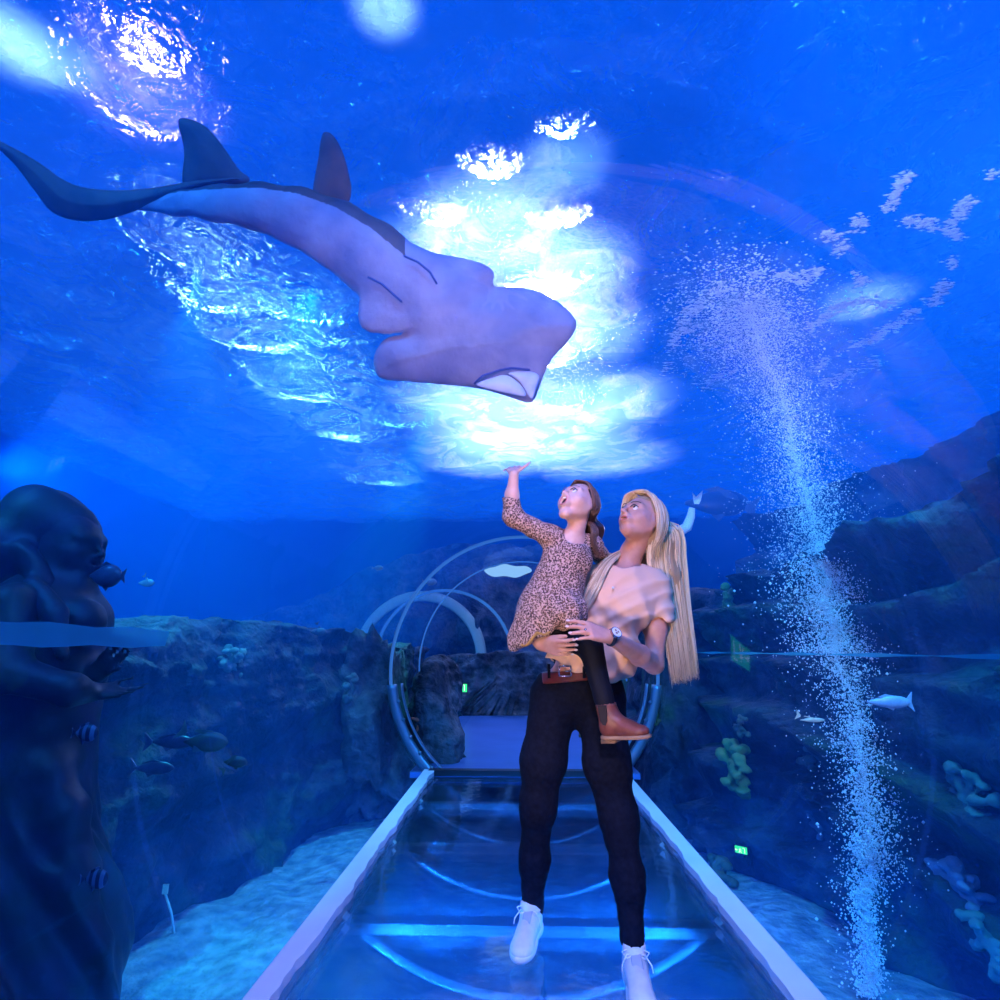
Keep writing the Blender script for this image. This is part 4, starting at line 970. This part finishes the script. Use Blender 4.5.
def wedgefish():
    c = rayworld(np.array([[430., 300., 8.]]))[0]
    e = empty('wedgefish', tuple(c), 'large grey wedgefish gliding overhead, pale belly and shovel snout towards the lamp glow', 'fish')
    def mat2(name, under, ub, back):
        m = bsdf(name, under, .5, .35, noise=(4, ub, 9), bump=(14, .5, .02)); return m
    M_belly = mat2('ray_belly', (.50, .42, .54), (.26, .24, .38), 0); M_back = bsdf('ray_back', (.16, .085, .07), .55, .3, noise=(7, (.08, .05, .05), 5)); M_pale = bsdf('fin_pale', (.85, .85, .92), .4, .4, noise=(9, (.6, .65, .85), 3))
    F = Field((120, 150, -34), (600, 425, 40), 2.0); F.F[:] = 50
    droop = lambda X, Y: 5*np.sin((X-380)*.02)+.0022*(Y-(.5*X+75))**2*.5
    disc = [(577, 326), (572, 314), (556, 300), (538, 291), (516, 287), (496, 287), (492, 296), (470, 300), (420, 318), (404, 333), (386, 338), (375, 352), (374, 368), (382, 379), (410, 382), (445, 385), (480, 389), (508, 397), (529, 403), (536, 397), (543, 378), (553, 358), (568, 342)]
    slab(F, disc, 17, 46, droop)
    slab(F, [(408, 256), (430, 253), (455, 256), (480, 262), (493, 270), (494, 280), (490, 298), (465, 312), (440, 296), (424, 274)], 9, 26, lambda X, Y: 4+0*X, k=4)
    slab(F, [(366, 280), (380, 284), (400, 300), (425, 318), (405, 332), (380, 334), (364, 330), (358, 318), (360, 296)], 7, 22, lambda X, Y: -3+0*X, k=4)
    sp = [(520, 326, 22), (480, 322, 28), (440, 308, 32), (402, 282, 34), (370, 256, 34), (335, 233, 31), (297, 216, 27), (258, 206, 22), (218, 203, 17), (178, 202, 12), (140, 204, 7)]
    for a, b in zip(sp[:-1], sp[1:]): F.cap((a[0], a[1], 7), (b[0], b[1], 7), a[2], b[2], k=14, flat=((0, 0, 1), 1.9))
    V, Q = F.net()
    ed = np.concatenate([Q[:, [0, 1]], Q[:, [1, 2]], Q[:, [2, 3]], Q[:, [3, 0]]])
    for it in range(4):
        s = np.zeros_like(V); n = np.zeros(len(V)); np.add.at(s, ed[:, 0], V[ed[:, 1]]); np.add.at(n, ed[:, 0], 1); V = V+.5*(s/n[:, None]-V)
    U = V.copy(); o = mesh('body', rayworld(V), Q[:, ::-1], [M_belly, M_back], e)
    cz = U[Q].mean(1); spx = np.array([s[0] for s in sp])[::-1]; spy = np.array([s[1] for s in sp])[::-1]; spr = np.array([s[2] for s in sp])[::-1]
    top = (cz[:, 0] < 470) & (cz[:, 1] < np.interp(cz[:, 0], spx, spy-spr*.84)) & (cz[:, 0] < 405); o.data.polygons.foreach_set('material_index', ((cz[:, 2] > 14) | top).astype(int).tolist())
    def fin(name, pts, T, edge, mat, z=0, par=e):
        P = np.array(pts); G = Field((P[:, 0].min()-8, P[:, 1].min()-8, z-16), (P[:, 0].max()+8, P[:, 1].max()+8, z+16), 1.5); G.F[:] = 50
        slab(G, pts, T, edge, lambda X, Y: z+0*X); V, Q = G.net(); return mesh(name, rayworld(V), Q[:, ::-1], mat, par)
    fin('dorsal_fin', [(183, 184), (184, 150), (178, 122), (186, 118), (205, 126), (222, 145), (238, 168), (250, 180), (235, 190), (200, 192)], 5, 16, M_back, 12)
    fin('dorsal_fin', [(313, 190), (318, 160), (322, 135), (330, 133), (340, 146), (348, 170), (351, 196), (338, 214), (318, 206)], 4.5, 14, M_back, 14)
    fin('tail_fin', [(-14, 136), (10, 146), (38, 162), (70, 183), (105, 190), (150, 188), (200, 180), (245, 178), (200, 186), (165, 200), (138, 210), (110, 219), (78, 221), (52, 212), (34, 190), (15, 165)], 7, 18, M_back, 6)
    fin('fin_fold', [(476, 385), (492, 378), (506, 375), (520, 384), (526, 396), (510, 394)], 2.5, 8, M_pale, -10); fin('fin_fold', [(508, 373), (528, 371), (539, 376), (536, 390), (531, 399), (520, 382)], 2.5, 8, M_pale, -10)
    M_dark = bsdf('ray_mark', (.08, .09, .28), .6)
    for pts in ([(404, 256), (418, 262), (430, 272), (437, 284)], [(368, 277), (382, 284), (402, 302)], [(474, 384), (482, 376), (500, 370), (512, 368), (530, 370)]):
        b = MB(); V = rayworld(np.array([(x, y, -15.5 if y < 320 else -13) for x, y in pts], float)); b.tube([Vector(v) for v in V], .006, 6); b.build('body_crease', M_dark, e)
    b = MB()
wedgefish()

# --- small fish
def fish(px, py, Y, Ln, yaw, cols, lab, stripes=0, pitch=0, deep=.36, group=None, name='reef_fish'):
    c = Vector(A(px, py, Y)); e = empty(name, tuple(c), lab, 'fish', group); e.rotation_euler = (0, pitch, yaw)
    m = bsdf(name+'_scales', cols[0], .35, .6, noise=(30, cols[1], 3)) if not stripes else None
    if stripes:
        m, t, out = nt('striped_scales'); p = nd(t, 'ShaderNodeBsdfPrincipled'); p.inputs['Roughness'].default_value = .4
        w = nd(t, 'ShaderNodeTexWave', Vector=coord(t)); w.inputs['Scale'].default_value = stripes; t.links.new(ramp(t, w.outputs[0], [(.45, cols[0]), (.55, cols[1])]), p.inputs[0]); t.links.new(p.outputs[0], out.inputs[0])
    H = Ln*deep
    b = MB(); N = 16; rr = [max(.02, math.sin(PI*min(1, (i/(N-1))**.75))**.8) for i in range(N)]
    b.tube([Vector((Ln*(.42-.80*i/(N-1)), 0, 0)) for i in range(N)], [(H*.5*max(.12 if i > 8 else .05, r), H*.22*max(.10, r)) for i, r in enumerate(rr)], 12, flat=(0, 0, 1)); b.build('body', m, e).location = (0, 0, 0)
    def fin(nm, P, th=.012):
        b = MB(); n = len(P); b.add([(x*Ln, -th*Ln*(1 if i % n else .3), z*Ln) for i, (x, z) in enumerate(P)]+[(x*Ln, th*Ln, z*Ln) for x, z in P], [tuple(range(n)), tuple(range(2*n-1, n-1, -1))]+[(i, (i+1) % n, n+(i+1) % n, n+i) for i in range(n)])
        o = b.build(nm, m, None, smooth=False); o.parent = e
    for o in list(e.children): pass
    fin('tail_fin', [(-.35, .03), (-.50, .17), (-.46, 0), (-.50, -.17), (-.35, -.03)]); fin('dorsal_fin', [(.18, deep*.42), (.02, deep*.62), (-.22, deep*.40), (-.26, deep*.22), (.0, deep*.3)]); fin('pelvic_fin', [(.05, -deep*.40), (-.08, -deep*.66), (-.14, -deep*.36)])
    return e
_build0 = mesh
def fishes():
    dk = ((.05, .07, .13), (.08, .11, .18)); pale = ((.35, .40, .48), (.22, .28, .38)); st = ((.16, .19, .30), (.02, .03, .07))
    fish(105, 576, 2.15, .16, PI, dk, 'dark round fish swimming just below the statue\'s chin', deep=.55)
    fish(146, 583, 3.3, .12, -.5, pale, 'tiny pale fish in open water right of the statue\'s face', pitch=1.0)
    fish(172, 742, 2.9, .26, .1, dk, 'long dusky fish in front of the left reef beside the statue\'s hands', deep=.24)
    fish(153, 768, 2.95, .25, -.1, dk, 'dim dusky fish under the other dusky fish by the left reef', deep=.24)
    fish(86, 733, 2.0, .10, 0, st, 'striped fish beside the statue\'s waist', 12, deep=.55)
    fish(96, 879, 1.9, .09, .2, st, 'striped fish in front of the statue\'s skirt', 14, deep=.6)
    fish(205, 742, 2.6, .24, .5, ((.10, .22, .18), (.07, .14, .17)), 'greenish fish turning in front of the left reef ledges', pitch=.5, deep=.34)
    fish(888, 702, 2.95, .26, PI+.15, ((.30, .42, .60), (.22, .34, .55)), 'slim silver fish with pale forked tail right of the bubble column', deep=.22)
    fish(430, 582, 7.0, .0001+.20, .4, pale, 'small pale fish above the reef left of the joint ring', deep=.4)
    fish(378, 568, 6.6, .14, .2, pale, 'tiny fish over the reef in the teal light beam', deep=.4)
    fish(318, 632, 4.6, .16, 1.2, dk, 'dark upright fish on top of the left reef crest', pitch=1.3, deep=.4)
    fish(235, 762, 2.7, .13, .3, ((.08, .22, .17), (.05, .12, .14)), 'small green fish below the turning greenish fish', pitch=-.6)
    fish(812, 720, 3.1, .15, -.6, ((.65, .6, .5), (.5, .45, .4)), 'thin sandy fish lying before the right reef left of the bubbles', pitch=.3, deep=.14)
    # a distant shark-like ray turning, belly glints
    fish(716, 503, 8.5, 1.2, 2.6, ((.05, .14, .30), (.04, .11, .26)), 'large dim blue fish in the distance right of the woman\'s hair', deep=.34, pitch=-.3, name='distant_fish')
    c = Vector(A(692, 515, 5.6)); M_w = bsdf('white_belly', (.9, .9, .95), .4)
    b = MB(); b.tube([Vector(A(x, y, 5.6)) for x, y in ((680, 531), (687, 527), (691, 516), (692, 508))], [(.05, .02), (.05, .02), (.04, .02), (.03, .015)], 8)
    b.add(*_blade([(692, 492), (696, 497), (703, 490), (701, 500), (699, 504), (694, 504)])); tag(b.build('pale_ray', M_w), 'small white-bellied ray flapping just right of the woman\'s hair', 'ray')
def _blade(P, Y=5.6, th=.02):
    n = len(P); V = [A(x, y, Y) for x, y in P]+[A(x, y, Y+th) for x, y in P]
    return V, [tuple(range(n)), tuple(range(2*n-1, n-1, -1))]+[(i, (i+1) % n, n+(i+1) % n, n+i) for i in range(n)]
fishes()

# --- coral clumps and reef life
from mathutils.bvhtree import BVHTree
_bv = []
for o in COL.objects:
    if o.name.startswith(('rock_wall', 'boulder')): _bv.append(BVHTree.FromPolygons([o.matrix_basis @ v.co for v in o.data.vertices], [tuple(q.vertices) for q in o.data.polygons]))
def reef(px, py, off=.0):
    d = ray(px, py).normalized(); hs = [h for h in (b.ray_cast(CAM, d) for b in _bv) if h[0] is not None and h[3] > 1.5]
    return (min(hs, key=lambda h: h[3])[0]-d*off) if hs else None
def coral(px, py, X=None, Y=None, size=.2, col=((0.11, 0.22, 0.138), (0.066, 0.165, 0.11)), lab='', seed=1, lobes=9, flat=.5, nm='lobed_coral', cat='coral'):
    c = reef(px, py) or Vector(atX(px, py, X)); size *= 1.35; rg = np.random.default_rng(seed)
    F = Field(tuple(c-Vector((1, 1, 1))*size*1.4), tuple(c+Vector((1, 1, 1))*size*1.4), size/26)
    for k in range(lobes*3):
        a = rg.random()*2*PI; q = (rg.random()**.5)*size*.85; p = (c.x+rg.normal()*size*.12, c.y+math.cos(a)*q, c.z+math.sin(a)*q*.8); F.ell(p, (size*.20, size*(.13+.12*rg.random()), size*(.10+.10*rg.random())), k=size*.03)
        F.cap(tuple(c), p, size*.12, size*.08, k=size*.05)
    F.bump(lambda P: size*.045*ridged(P*(3.5/size), 3, seed))
    m = bsdf(nm+'_tissue', col[0], .7, .3, noise=(1.2/size, col[1], 5)); o = F.build(nm, m, None, smooth_it=1, loc=tuple(c-Vector((0, 0, size*.7)))); tag(o, lab, cat); return o
coral(735, 768, X=1.48, size=.21, lab='yellow green lobed coral on the right reef below the boot', seed=3, col=((0.187, 0.253, 0.088), (0.088, 0.165, 0.066)))
coral(728, 604, X=1.85, size=.20, lab='mossy green coral ledge right of the woman\'s elbow', seed=5, col=((0.11, 0.275, 0.121), (0.066, 0.165, 0.099)), lobes=7)
coral(955, 885, X=1.75, size=.15, lab='pale blue lobed coral low at the right edge', seed=8, col=((0.198, 0.264, 0.363), (0.121, 0.187, 0.286)))
coral(968, 800, X=2.05, size=.17, lab='greenish ledge coral right of the bubble column', seed=11, col=((0.099, 0.22, 0.187), (0.066, 0.143, 0.154)), lobes=8)
coral(740, 725, X=1.58, size=.10, lab='small brown sponge left of the bubble column', seed=13, col=((0.121, 0.132, 0.11), (0.083, 0.11, 0.099)), lobes=5)
coral(800, 760, X=1.70, size=.15, lab='dusky plate coral close left of the bubble column', seed=14, col=((0.077, 0.143, 0.165), (0.055, 0.11, 0.121)), lobes=7)
coral(720, 880, X=1.42, size=.18, lab='dark olive coral mound behind the right edge strip', seed=17, col=((0.055, 0.099, 0.055), (0.039, 0.072, 0.055)), lobes=7)
coral(990, 945, X=1.72, size=.13, lab='teal green coral in the bottom right corner', seed=19, col=((0.099, 0.253, 0.22), (0.066, 0.176, 0.176)), lobes=6)
coral(820, 830, X=1.60, size=.13, lab='rounded grey blue coral beside the bubbles', seed=23, col=((0.11, 0.154, 0.22), (0.077, 0.11, 0.165)), lobes=5)
coral(655, 720, X=1.34, size=.12, lab='rust green sponge against the right of the joint ring', seed=29, col=((0.088, 0.154, 0.066), (0.138, 0.088, 0.044)), lobes=6)
coral(352, 688, X=-1.62, size=.16, lab='pale crusty coral shelf left of the joint ring', seed=31, col=((0.143, 0.198, 0.198), (0.083, 0.121, 0.154)), lobes=6)
coral(232, 663, X=-2.10, size=.14, lab='pale green coral shelf on the left reef face', seed=37, col=((0.165, 0.253, 0.231), (0.099, 0.165, 0.176)), lobes=6)
# starfish on the inner boulder
def starfish():
    c = Vector(A(421, 721, 6.2)); n = Vector((.75, -.65, .1)).normalized(); s = n.cross(Vector((0, 0, 1))).normalized(); u = s.cross(n); F = Field(tuple(c-Vector((.16,)*3)), tuple(c+Vector((.16,)*3)), .006)
    for k in range(5): a = 2*PI*k/5+.3; F.cap(tuple(c), tuple(c+(s*math.cos(a)+u*math.sin(a))*.12), .028, .012, k=.02)
    o = F.build('starfish', bsdf('starfish_red', (.45, .10, .06), .7, bump=(60, .6, .006)), loc=tuple(c)); tag(o, 'dull red starfish on the rock slab inside the joint ring', 'starfish')
starfish()
# exit sign inside, and a sign shape added on the reef for a glass reflection
M_signg = emit('sign_green', (.04, .9, .30), 1.3); M_signw = emit('sign_white', (.75, 1, .8), 1.6); M_case = bsdf('sign_case', (.02, .05, .04), .5)
def sign(px, py, Y, w, h, lab, yaw=0):
    c = Vector(A(px, py, Y)); e = empty('exit_sign_and_reflection', tuple(c), lab, 'sign'); R = Matrix.Rotation(yaw, 3, 'Z')
    b = MB(); b.box(c+R @ Vector((0, .02, 0)), (w*1.08, .03, h*1.15), R); b.build('case', M_case, e, smooth=False)
    b = MB(); b.box(c, (w, .012, h), R); b.build('panel', M_signg, e, smooth=False)
    # running figure, doorway and arrow
    q = lambda x, z: c+R @ Vector((x*w, -.012, z*h)); b = MB()
    b.tube([q(.36, -.35), q(.36, .38), q(.20, .38)], h*.05, 5); b.tube([q(-.02, .30), q(-.02, .32)], h*.09, 6); b.tube([q(-.02, .18), q(-.06, -.08), q(-.14, -.36)], h*.06, 5); b.tube([q(-.06, -.08), q(.04, -.20), q(.06, -.38)], h*.055, 5)
    b.tube([q(-.12, .10), q(-.02, .15), q(.08, .05)], h*.045, 5); b.tube([q(-.42, 0), q(-.24, 0)], h*.05, 5); b.tube([q(-.36, .14), q(-.44, 0), q(-.36, -.14)], h*.05, 5)
    b.build('pictogram', M_signw, e, smooth=False)
sign(458, 688, 10.15, .30, .13, 'green glowing exit sign on the dark rock wall inside the ring')
c = reef(741, 850, .05); sign(741, 850, c.y, .085, .045, 'tiny glowing green sign shape standing in for a reflection by the right edge strip', -.7)
# short depth marker post standing on the left sand
def post():
    c = Vector(atZ(176, 934, SEA)); top = Vector(A(165, 893, c.y-.02)); e = empty('marker_post', tuple(c), 'thin pale post with square head standing in sand by the left reef', 'post')
    b = MB(); b.tube([c-Vector((0, 0, .03)), c.lerp(top, .5)+Vector((.006, 0, 0)), top], .007, 7); b.build('stem', bsdf('post_pale', (.6, .7, .62), .6), e)
    b = MB(); b.box(top+Vector((0, 0, .02)), (.03, .012, .05)); b.build('head', bsdf('post_head', (.9, .8, .55), .6), e, smooth=False)
post()
# ================================================================== LIGHT
def spot(name, loc, tgt, e, col, size=60, blend=.5, r=.05):
    l = bpy.data.lights.new(name, 'SPOT'); l.energy = e; l.color = col; l.spot_size = math.radians(size); l.spot_blend = blend; l.shadow_soft_size = r
    o = bpy.data.objects.new(name, l); o.location = loc; o.rotation_euler = (Vector(tgt)-Vector(loc)).to_track_quat('-Z', 'Y').to_euler(); COL.objects.link(o); return o
def dome_reflection():  # glowing ellipsoid added in place of lamp reflections on the tunnel dome
    c = atY(508, 571, 7.3); e = empty('dome_reflection_patch', tuple(c), 'bright wavy glowing patch standing in for a dome reflection inside the joint ring', 'lamp')
    b = MB(); b.ball(c, (.30, .10, .075), 32, 16); V = np.array(b.v); V[:, 2] += .012*np.sin(V[:, 0]*22); b.v = [tuple(v) for v in V]; b.build('lens', emit('reflection_glow', (.25, .55, 1), .95), e)  # this lens is the added reflection glow, not a lamp part
    b = MB(); b.box(c+Vector((0, .12, 0)), (.5, .08, .05)); b.build('reflection_backing', bsdf('reflection_backing', (.05, .06, .1), .6), e, smooth=False)
dome_reflection()
def lampdisc(px, py, z, r, col, s, lab, sx=1):
    d = ray(px, py).normalized(); c0 = atZ(px, py, TOP); hz = Vector((d.x, d.y, 0)); sn = hz.length/1.33; hz.normalize(); dr = hz*sn+Vector((0, 0, math.sqrt(1-sn*sn)))
    c = c0+dr*((z-TOP)/dr.z); e = empty('ceiling_lamp', tuple(c), lab, 'lamp')
    b = MB(); b.tube([c+Vector((0, 0, .02)), c+Vector((0, 0, .22))], [r*1.12, r*.7], 24); b.build('housing', bsdf('lamp_housing', (.1, .1, .12), .5), e, smooth=False)
    b = MB(); b.ball(c, (r*sx, r, .03), 24, 8); b.build('lens', emit('lamp_lens', col, s), e)
    return e
lampdisc(490, 262, 6.4, .07, (.85, .9, 1), 30, 'bright white lamp above the water over the ray')
lampdisc(570, 335, 6.4, .07, (.85, .9, 1), 30, 'white lamp above the water just ahead of the ray nose')
lampdisc(560, 400, 6.4, .14, (.85, .9, 1), 26, 'farther white lamp above the water over the raised hand')
for i, (x, y, r, k) in enumerate(((185, 245, .07, 40), (215, 290, .10, 45), (255, 335, .12, 50), (300, 385, .14, 50), (345, 430, .16, 45), (385, 480, .18, 40), (330, 330, .08, 30), (400, 420, .12, 30))):
    lampdisc(x, y, 6.4, r, (.45-.04*i, .95-.02*i, 1), k, 'teal lamp above the water among those sparkling under the ray tail')['group'] = 'teal lamps over the left of the tank'
lampdisc(140, 90, 6.4, .06, (.85, .6, 1), 50, 'violet white lamp above the water over the ray tail')
B1 = (.02, .20, 1)
def over(px, py, e, col, size=70, h=1.2, lean=0):       # a spot hung above the surface
    c = atZ(px, py, TOP); spot('pendant_spot', (c.x, c.y-lean, TOP+h), tuple(c), e, col, size, 1, .05)
over(490, 230, 750, (.72, .68, 1), 70); over(560, 270, 800, (.72, .68, 1), 70); over(545, 340, 2200, (.70, .66, 1), 80, 1.6); over(530, 425, 7000, (.70, .66, 1), 75, 3.0)
over(290, 370, 110, (.1, .6, 1), 100, 2); over(460, 400, 1400, (.66, .64, 1), 62, 2); over(605, 400, 1400, (.66, .64, 1), 62, 2); over(500, 455, 4600, (.64, .62, 1), 60, 3); over(600, 460, 3200, (.60, .60, 1), 58, 3); over(440, 265, 420, (.66, .66, 1), 70, 1.2); over(385, 8, 90, (.7, .8, 1), 42, .6); over(140, 90, 60, (.5, .3, 1), 90, .6); over(565, 170, 110, (.5, .62, 1), 60, .8); over(370, 540, 900, (.05, .6, .9), 80, 3)
over(8, 38, 150, (.7, .8, 1), 50, .7); over(55, 55, 60, (.6, .7, 1), 50, .6)
spot('blue_fill', (-3.2, .3, 4.3), (-1.5, 5.5, 1), 520, (.015, .24, 1), 140, 1, .3)  # unseen wide spots added as fill for the water's blue ambient
spot('blue_fill', (3.2, .3, 4.3), (1.5, 5.5, 1), 400, (.02, .18, 1), 140, 1, .3)
spot('blue_fill', (-8.2, 8.5, 4.0), (-1, 9.5, 1.5), 2600, (.015, .28, 1), 130, 1, .3)
spot('blue_fill', (8.2, 8.5, 4.0), (1, 9.5, 1.5), 1100, (.015, .20, 1), 130, 1, .3)
spot('blue_fill', (0, -1, 4.3), (0, 3, 3.5), 900, (.03, .25, 1), 140, 1, .3)
spot('sand_fill', (1.75, .5, 1.0), (1.3, 2.6, -.5), 190, (.01, .30, 1), 54, 1, .1); spot('sand_fill', (-1.36, 2.1, .5), (-1.75, 3.7, -.5), 40, (.01, .36, 1), 50, 1, .1)  # fill spots added to brighten the sand, no fixture there
over(865, 300, 160, (.55, .6, 1), 60, .9); spot('column_fill', (1.7, .4, 2.3), (1.75, 4.6, 3.4), 620, (.66, .64, 1), 42, .8, .1); c_ = atZ(850, 290, 4.3); spot('foam_fill', (1.5, .5, 2.3), tuple(c_), 700, (.66, .66, 1), 50, .8, .1); spot('column_fill', (2.4, .4, 2.0), (1.8, 3.5, .8), 160, (.35, .6, 1), 30, .8, .1)  # column and foam spots are unseen fills added to brighten the bubbles
spot('teal_spot', (-3.0, 4.6, 4.5), (-1.75, 2.95, -.5), 1250, (.02, .62, 1), 24, .6, .03)
spot('teal_spot', (-1.2, 7.5, 4.5), (-1.9, 6.9, 1.3), 1500, (.03, .85, .9), 32, .9, .03)
for i, (x0, y0, x1, y1, Y0, Y1) in enumerate(((300, 430, 90, 650, 8.5, 5.0), (255, 440, 150, 640, 8.0, 5.5), (340, 440, 235, 640, 8.5, 6.0), (220, 430, 40, 620, 7.5, 4.5))):
    spot('beam_spot', tuple(atY(x0, y0, Y0)), tuple(atY(x1, y1, Y1)), 420, (.03, .62, 1), (6, 4, 5, 4)[i], .4, .02)
for sx in (-1, 1):
    for y in (1.15, 2.5, 3.9): spot('underfloor_fill', (sx*.62, y, -.03), (sx*.2, y+.3, -.5), 240, (.008, .20, 1), 150, .6, .03)  # fills added in the trough to brighten the sand below the glass
spot('walkway_fill', (0, -.5, 2.05), (0, 1.9, 0), 210, (.80, .68, 1), 46, .6, .08); spot('walkway_fill', (0, 3.6, 2.05), (0, 4.3, 0), 30, (.50, .55, 1), 70, .6, .08); spot('inner_fill', (0, 8.2, 2.05), (0, 8.0, 0), 110, (.18, .32, 1), 110, .6, .06)  # unseen fills added to whiten the edge strips and lift the inner floor
spot('belly_fill', (-.2, 1.0, 1.95), (-.35, 2.9, 3.0), 80, (.95, .68, 1), 75, .9, .1)  # fill added inside the tunnel to lift the fish's underside
spot('reef_fill', (1.4, 1.0, 4.3), (2.35, 3.6, .7), 520, (.03, .46, .9), 60, .8, .05); spot('reef_fill', (1.2, 1.3, 4.2), (1.8, 4.9, .9), 700, (.02, .40, .9), 60, .8, .05); spot('reef_fill', (-2.9, .9, 2.6), (-2.0, 4.6, .8), 230, (.02, .50, 1), 50, .8, .05)  # unseen fills added here and below to bring out the rock faces
spot('reef_fill', (-1.9, 4.6, 4.3), (-2.2, 4.4, 1.0), 1000, (.05, .55, 1), 60, .8, .05); spot('reef_fill', (3.2, 1.4, 4.3), (2.3, 3.9, 1.2), 900, (.03, .40, 1), 70, .8, .05)
# people: cool key from above, warm flash from near the camera
spot('flash', (-.7, .35, .7), (.25, 2.4, 1.36), 118, (1, .70, .52), 56, .9, .12)
spot('tunnel_light', (.15, 1.3, 2.05), (.2, 2.4, 1.3), 25, (.95, .60, 1), 95, 1, .10)
spot('rim_light', (.9, 3.4, 1.9), (.25, 2.4, 1.4), 30, (.35, .55, 1), 80, 1, .08)
W_ = S.world or bpy.data.worlds.new('w'); S.world = W_; W_.use_nodes = True
bg = W_.node_tree.nodes.get('Background') or W_.node_tree.nodes.new('ShaderNodeBackground'); bg.inputs[0].default_value = (.003, .13, .90, 1); bg.inputs[1].default_value = .95
wo = W_.node_tree.nodes.get('World Output') or W_.node_tree.nodes.new('ShaderNodeOutputWorld'); W_.node_tree.links.new(bg.outputs[0], wo.inputs[0])
# ================================================================== RENDER SETTINGS
S.view_settings.view_transform = 'Standard'; S.view_settings.look = 'None'; S.view_settings.gamma = 1; S.view_settings.exposure = 0; S.view_settings.use_curve_mapping = False
cy = S.cycles; cy.transparent_max_bounces = 32; cy.max_bounces = 6; cy.volume_bounces = 1; cy.diffuse_bounces = 2; cy.glossy_bounces = 3; cy.transmission_bounces = 4
cy.sample_clamp_indirect = 4; cy.use_denoising = True; cy.caustics_reflective = False; cy.caustics_refractive = False; cy.volume_step_rate = 1
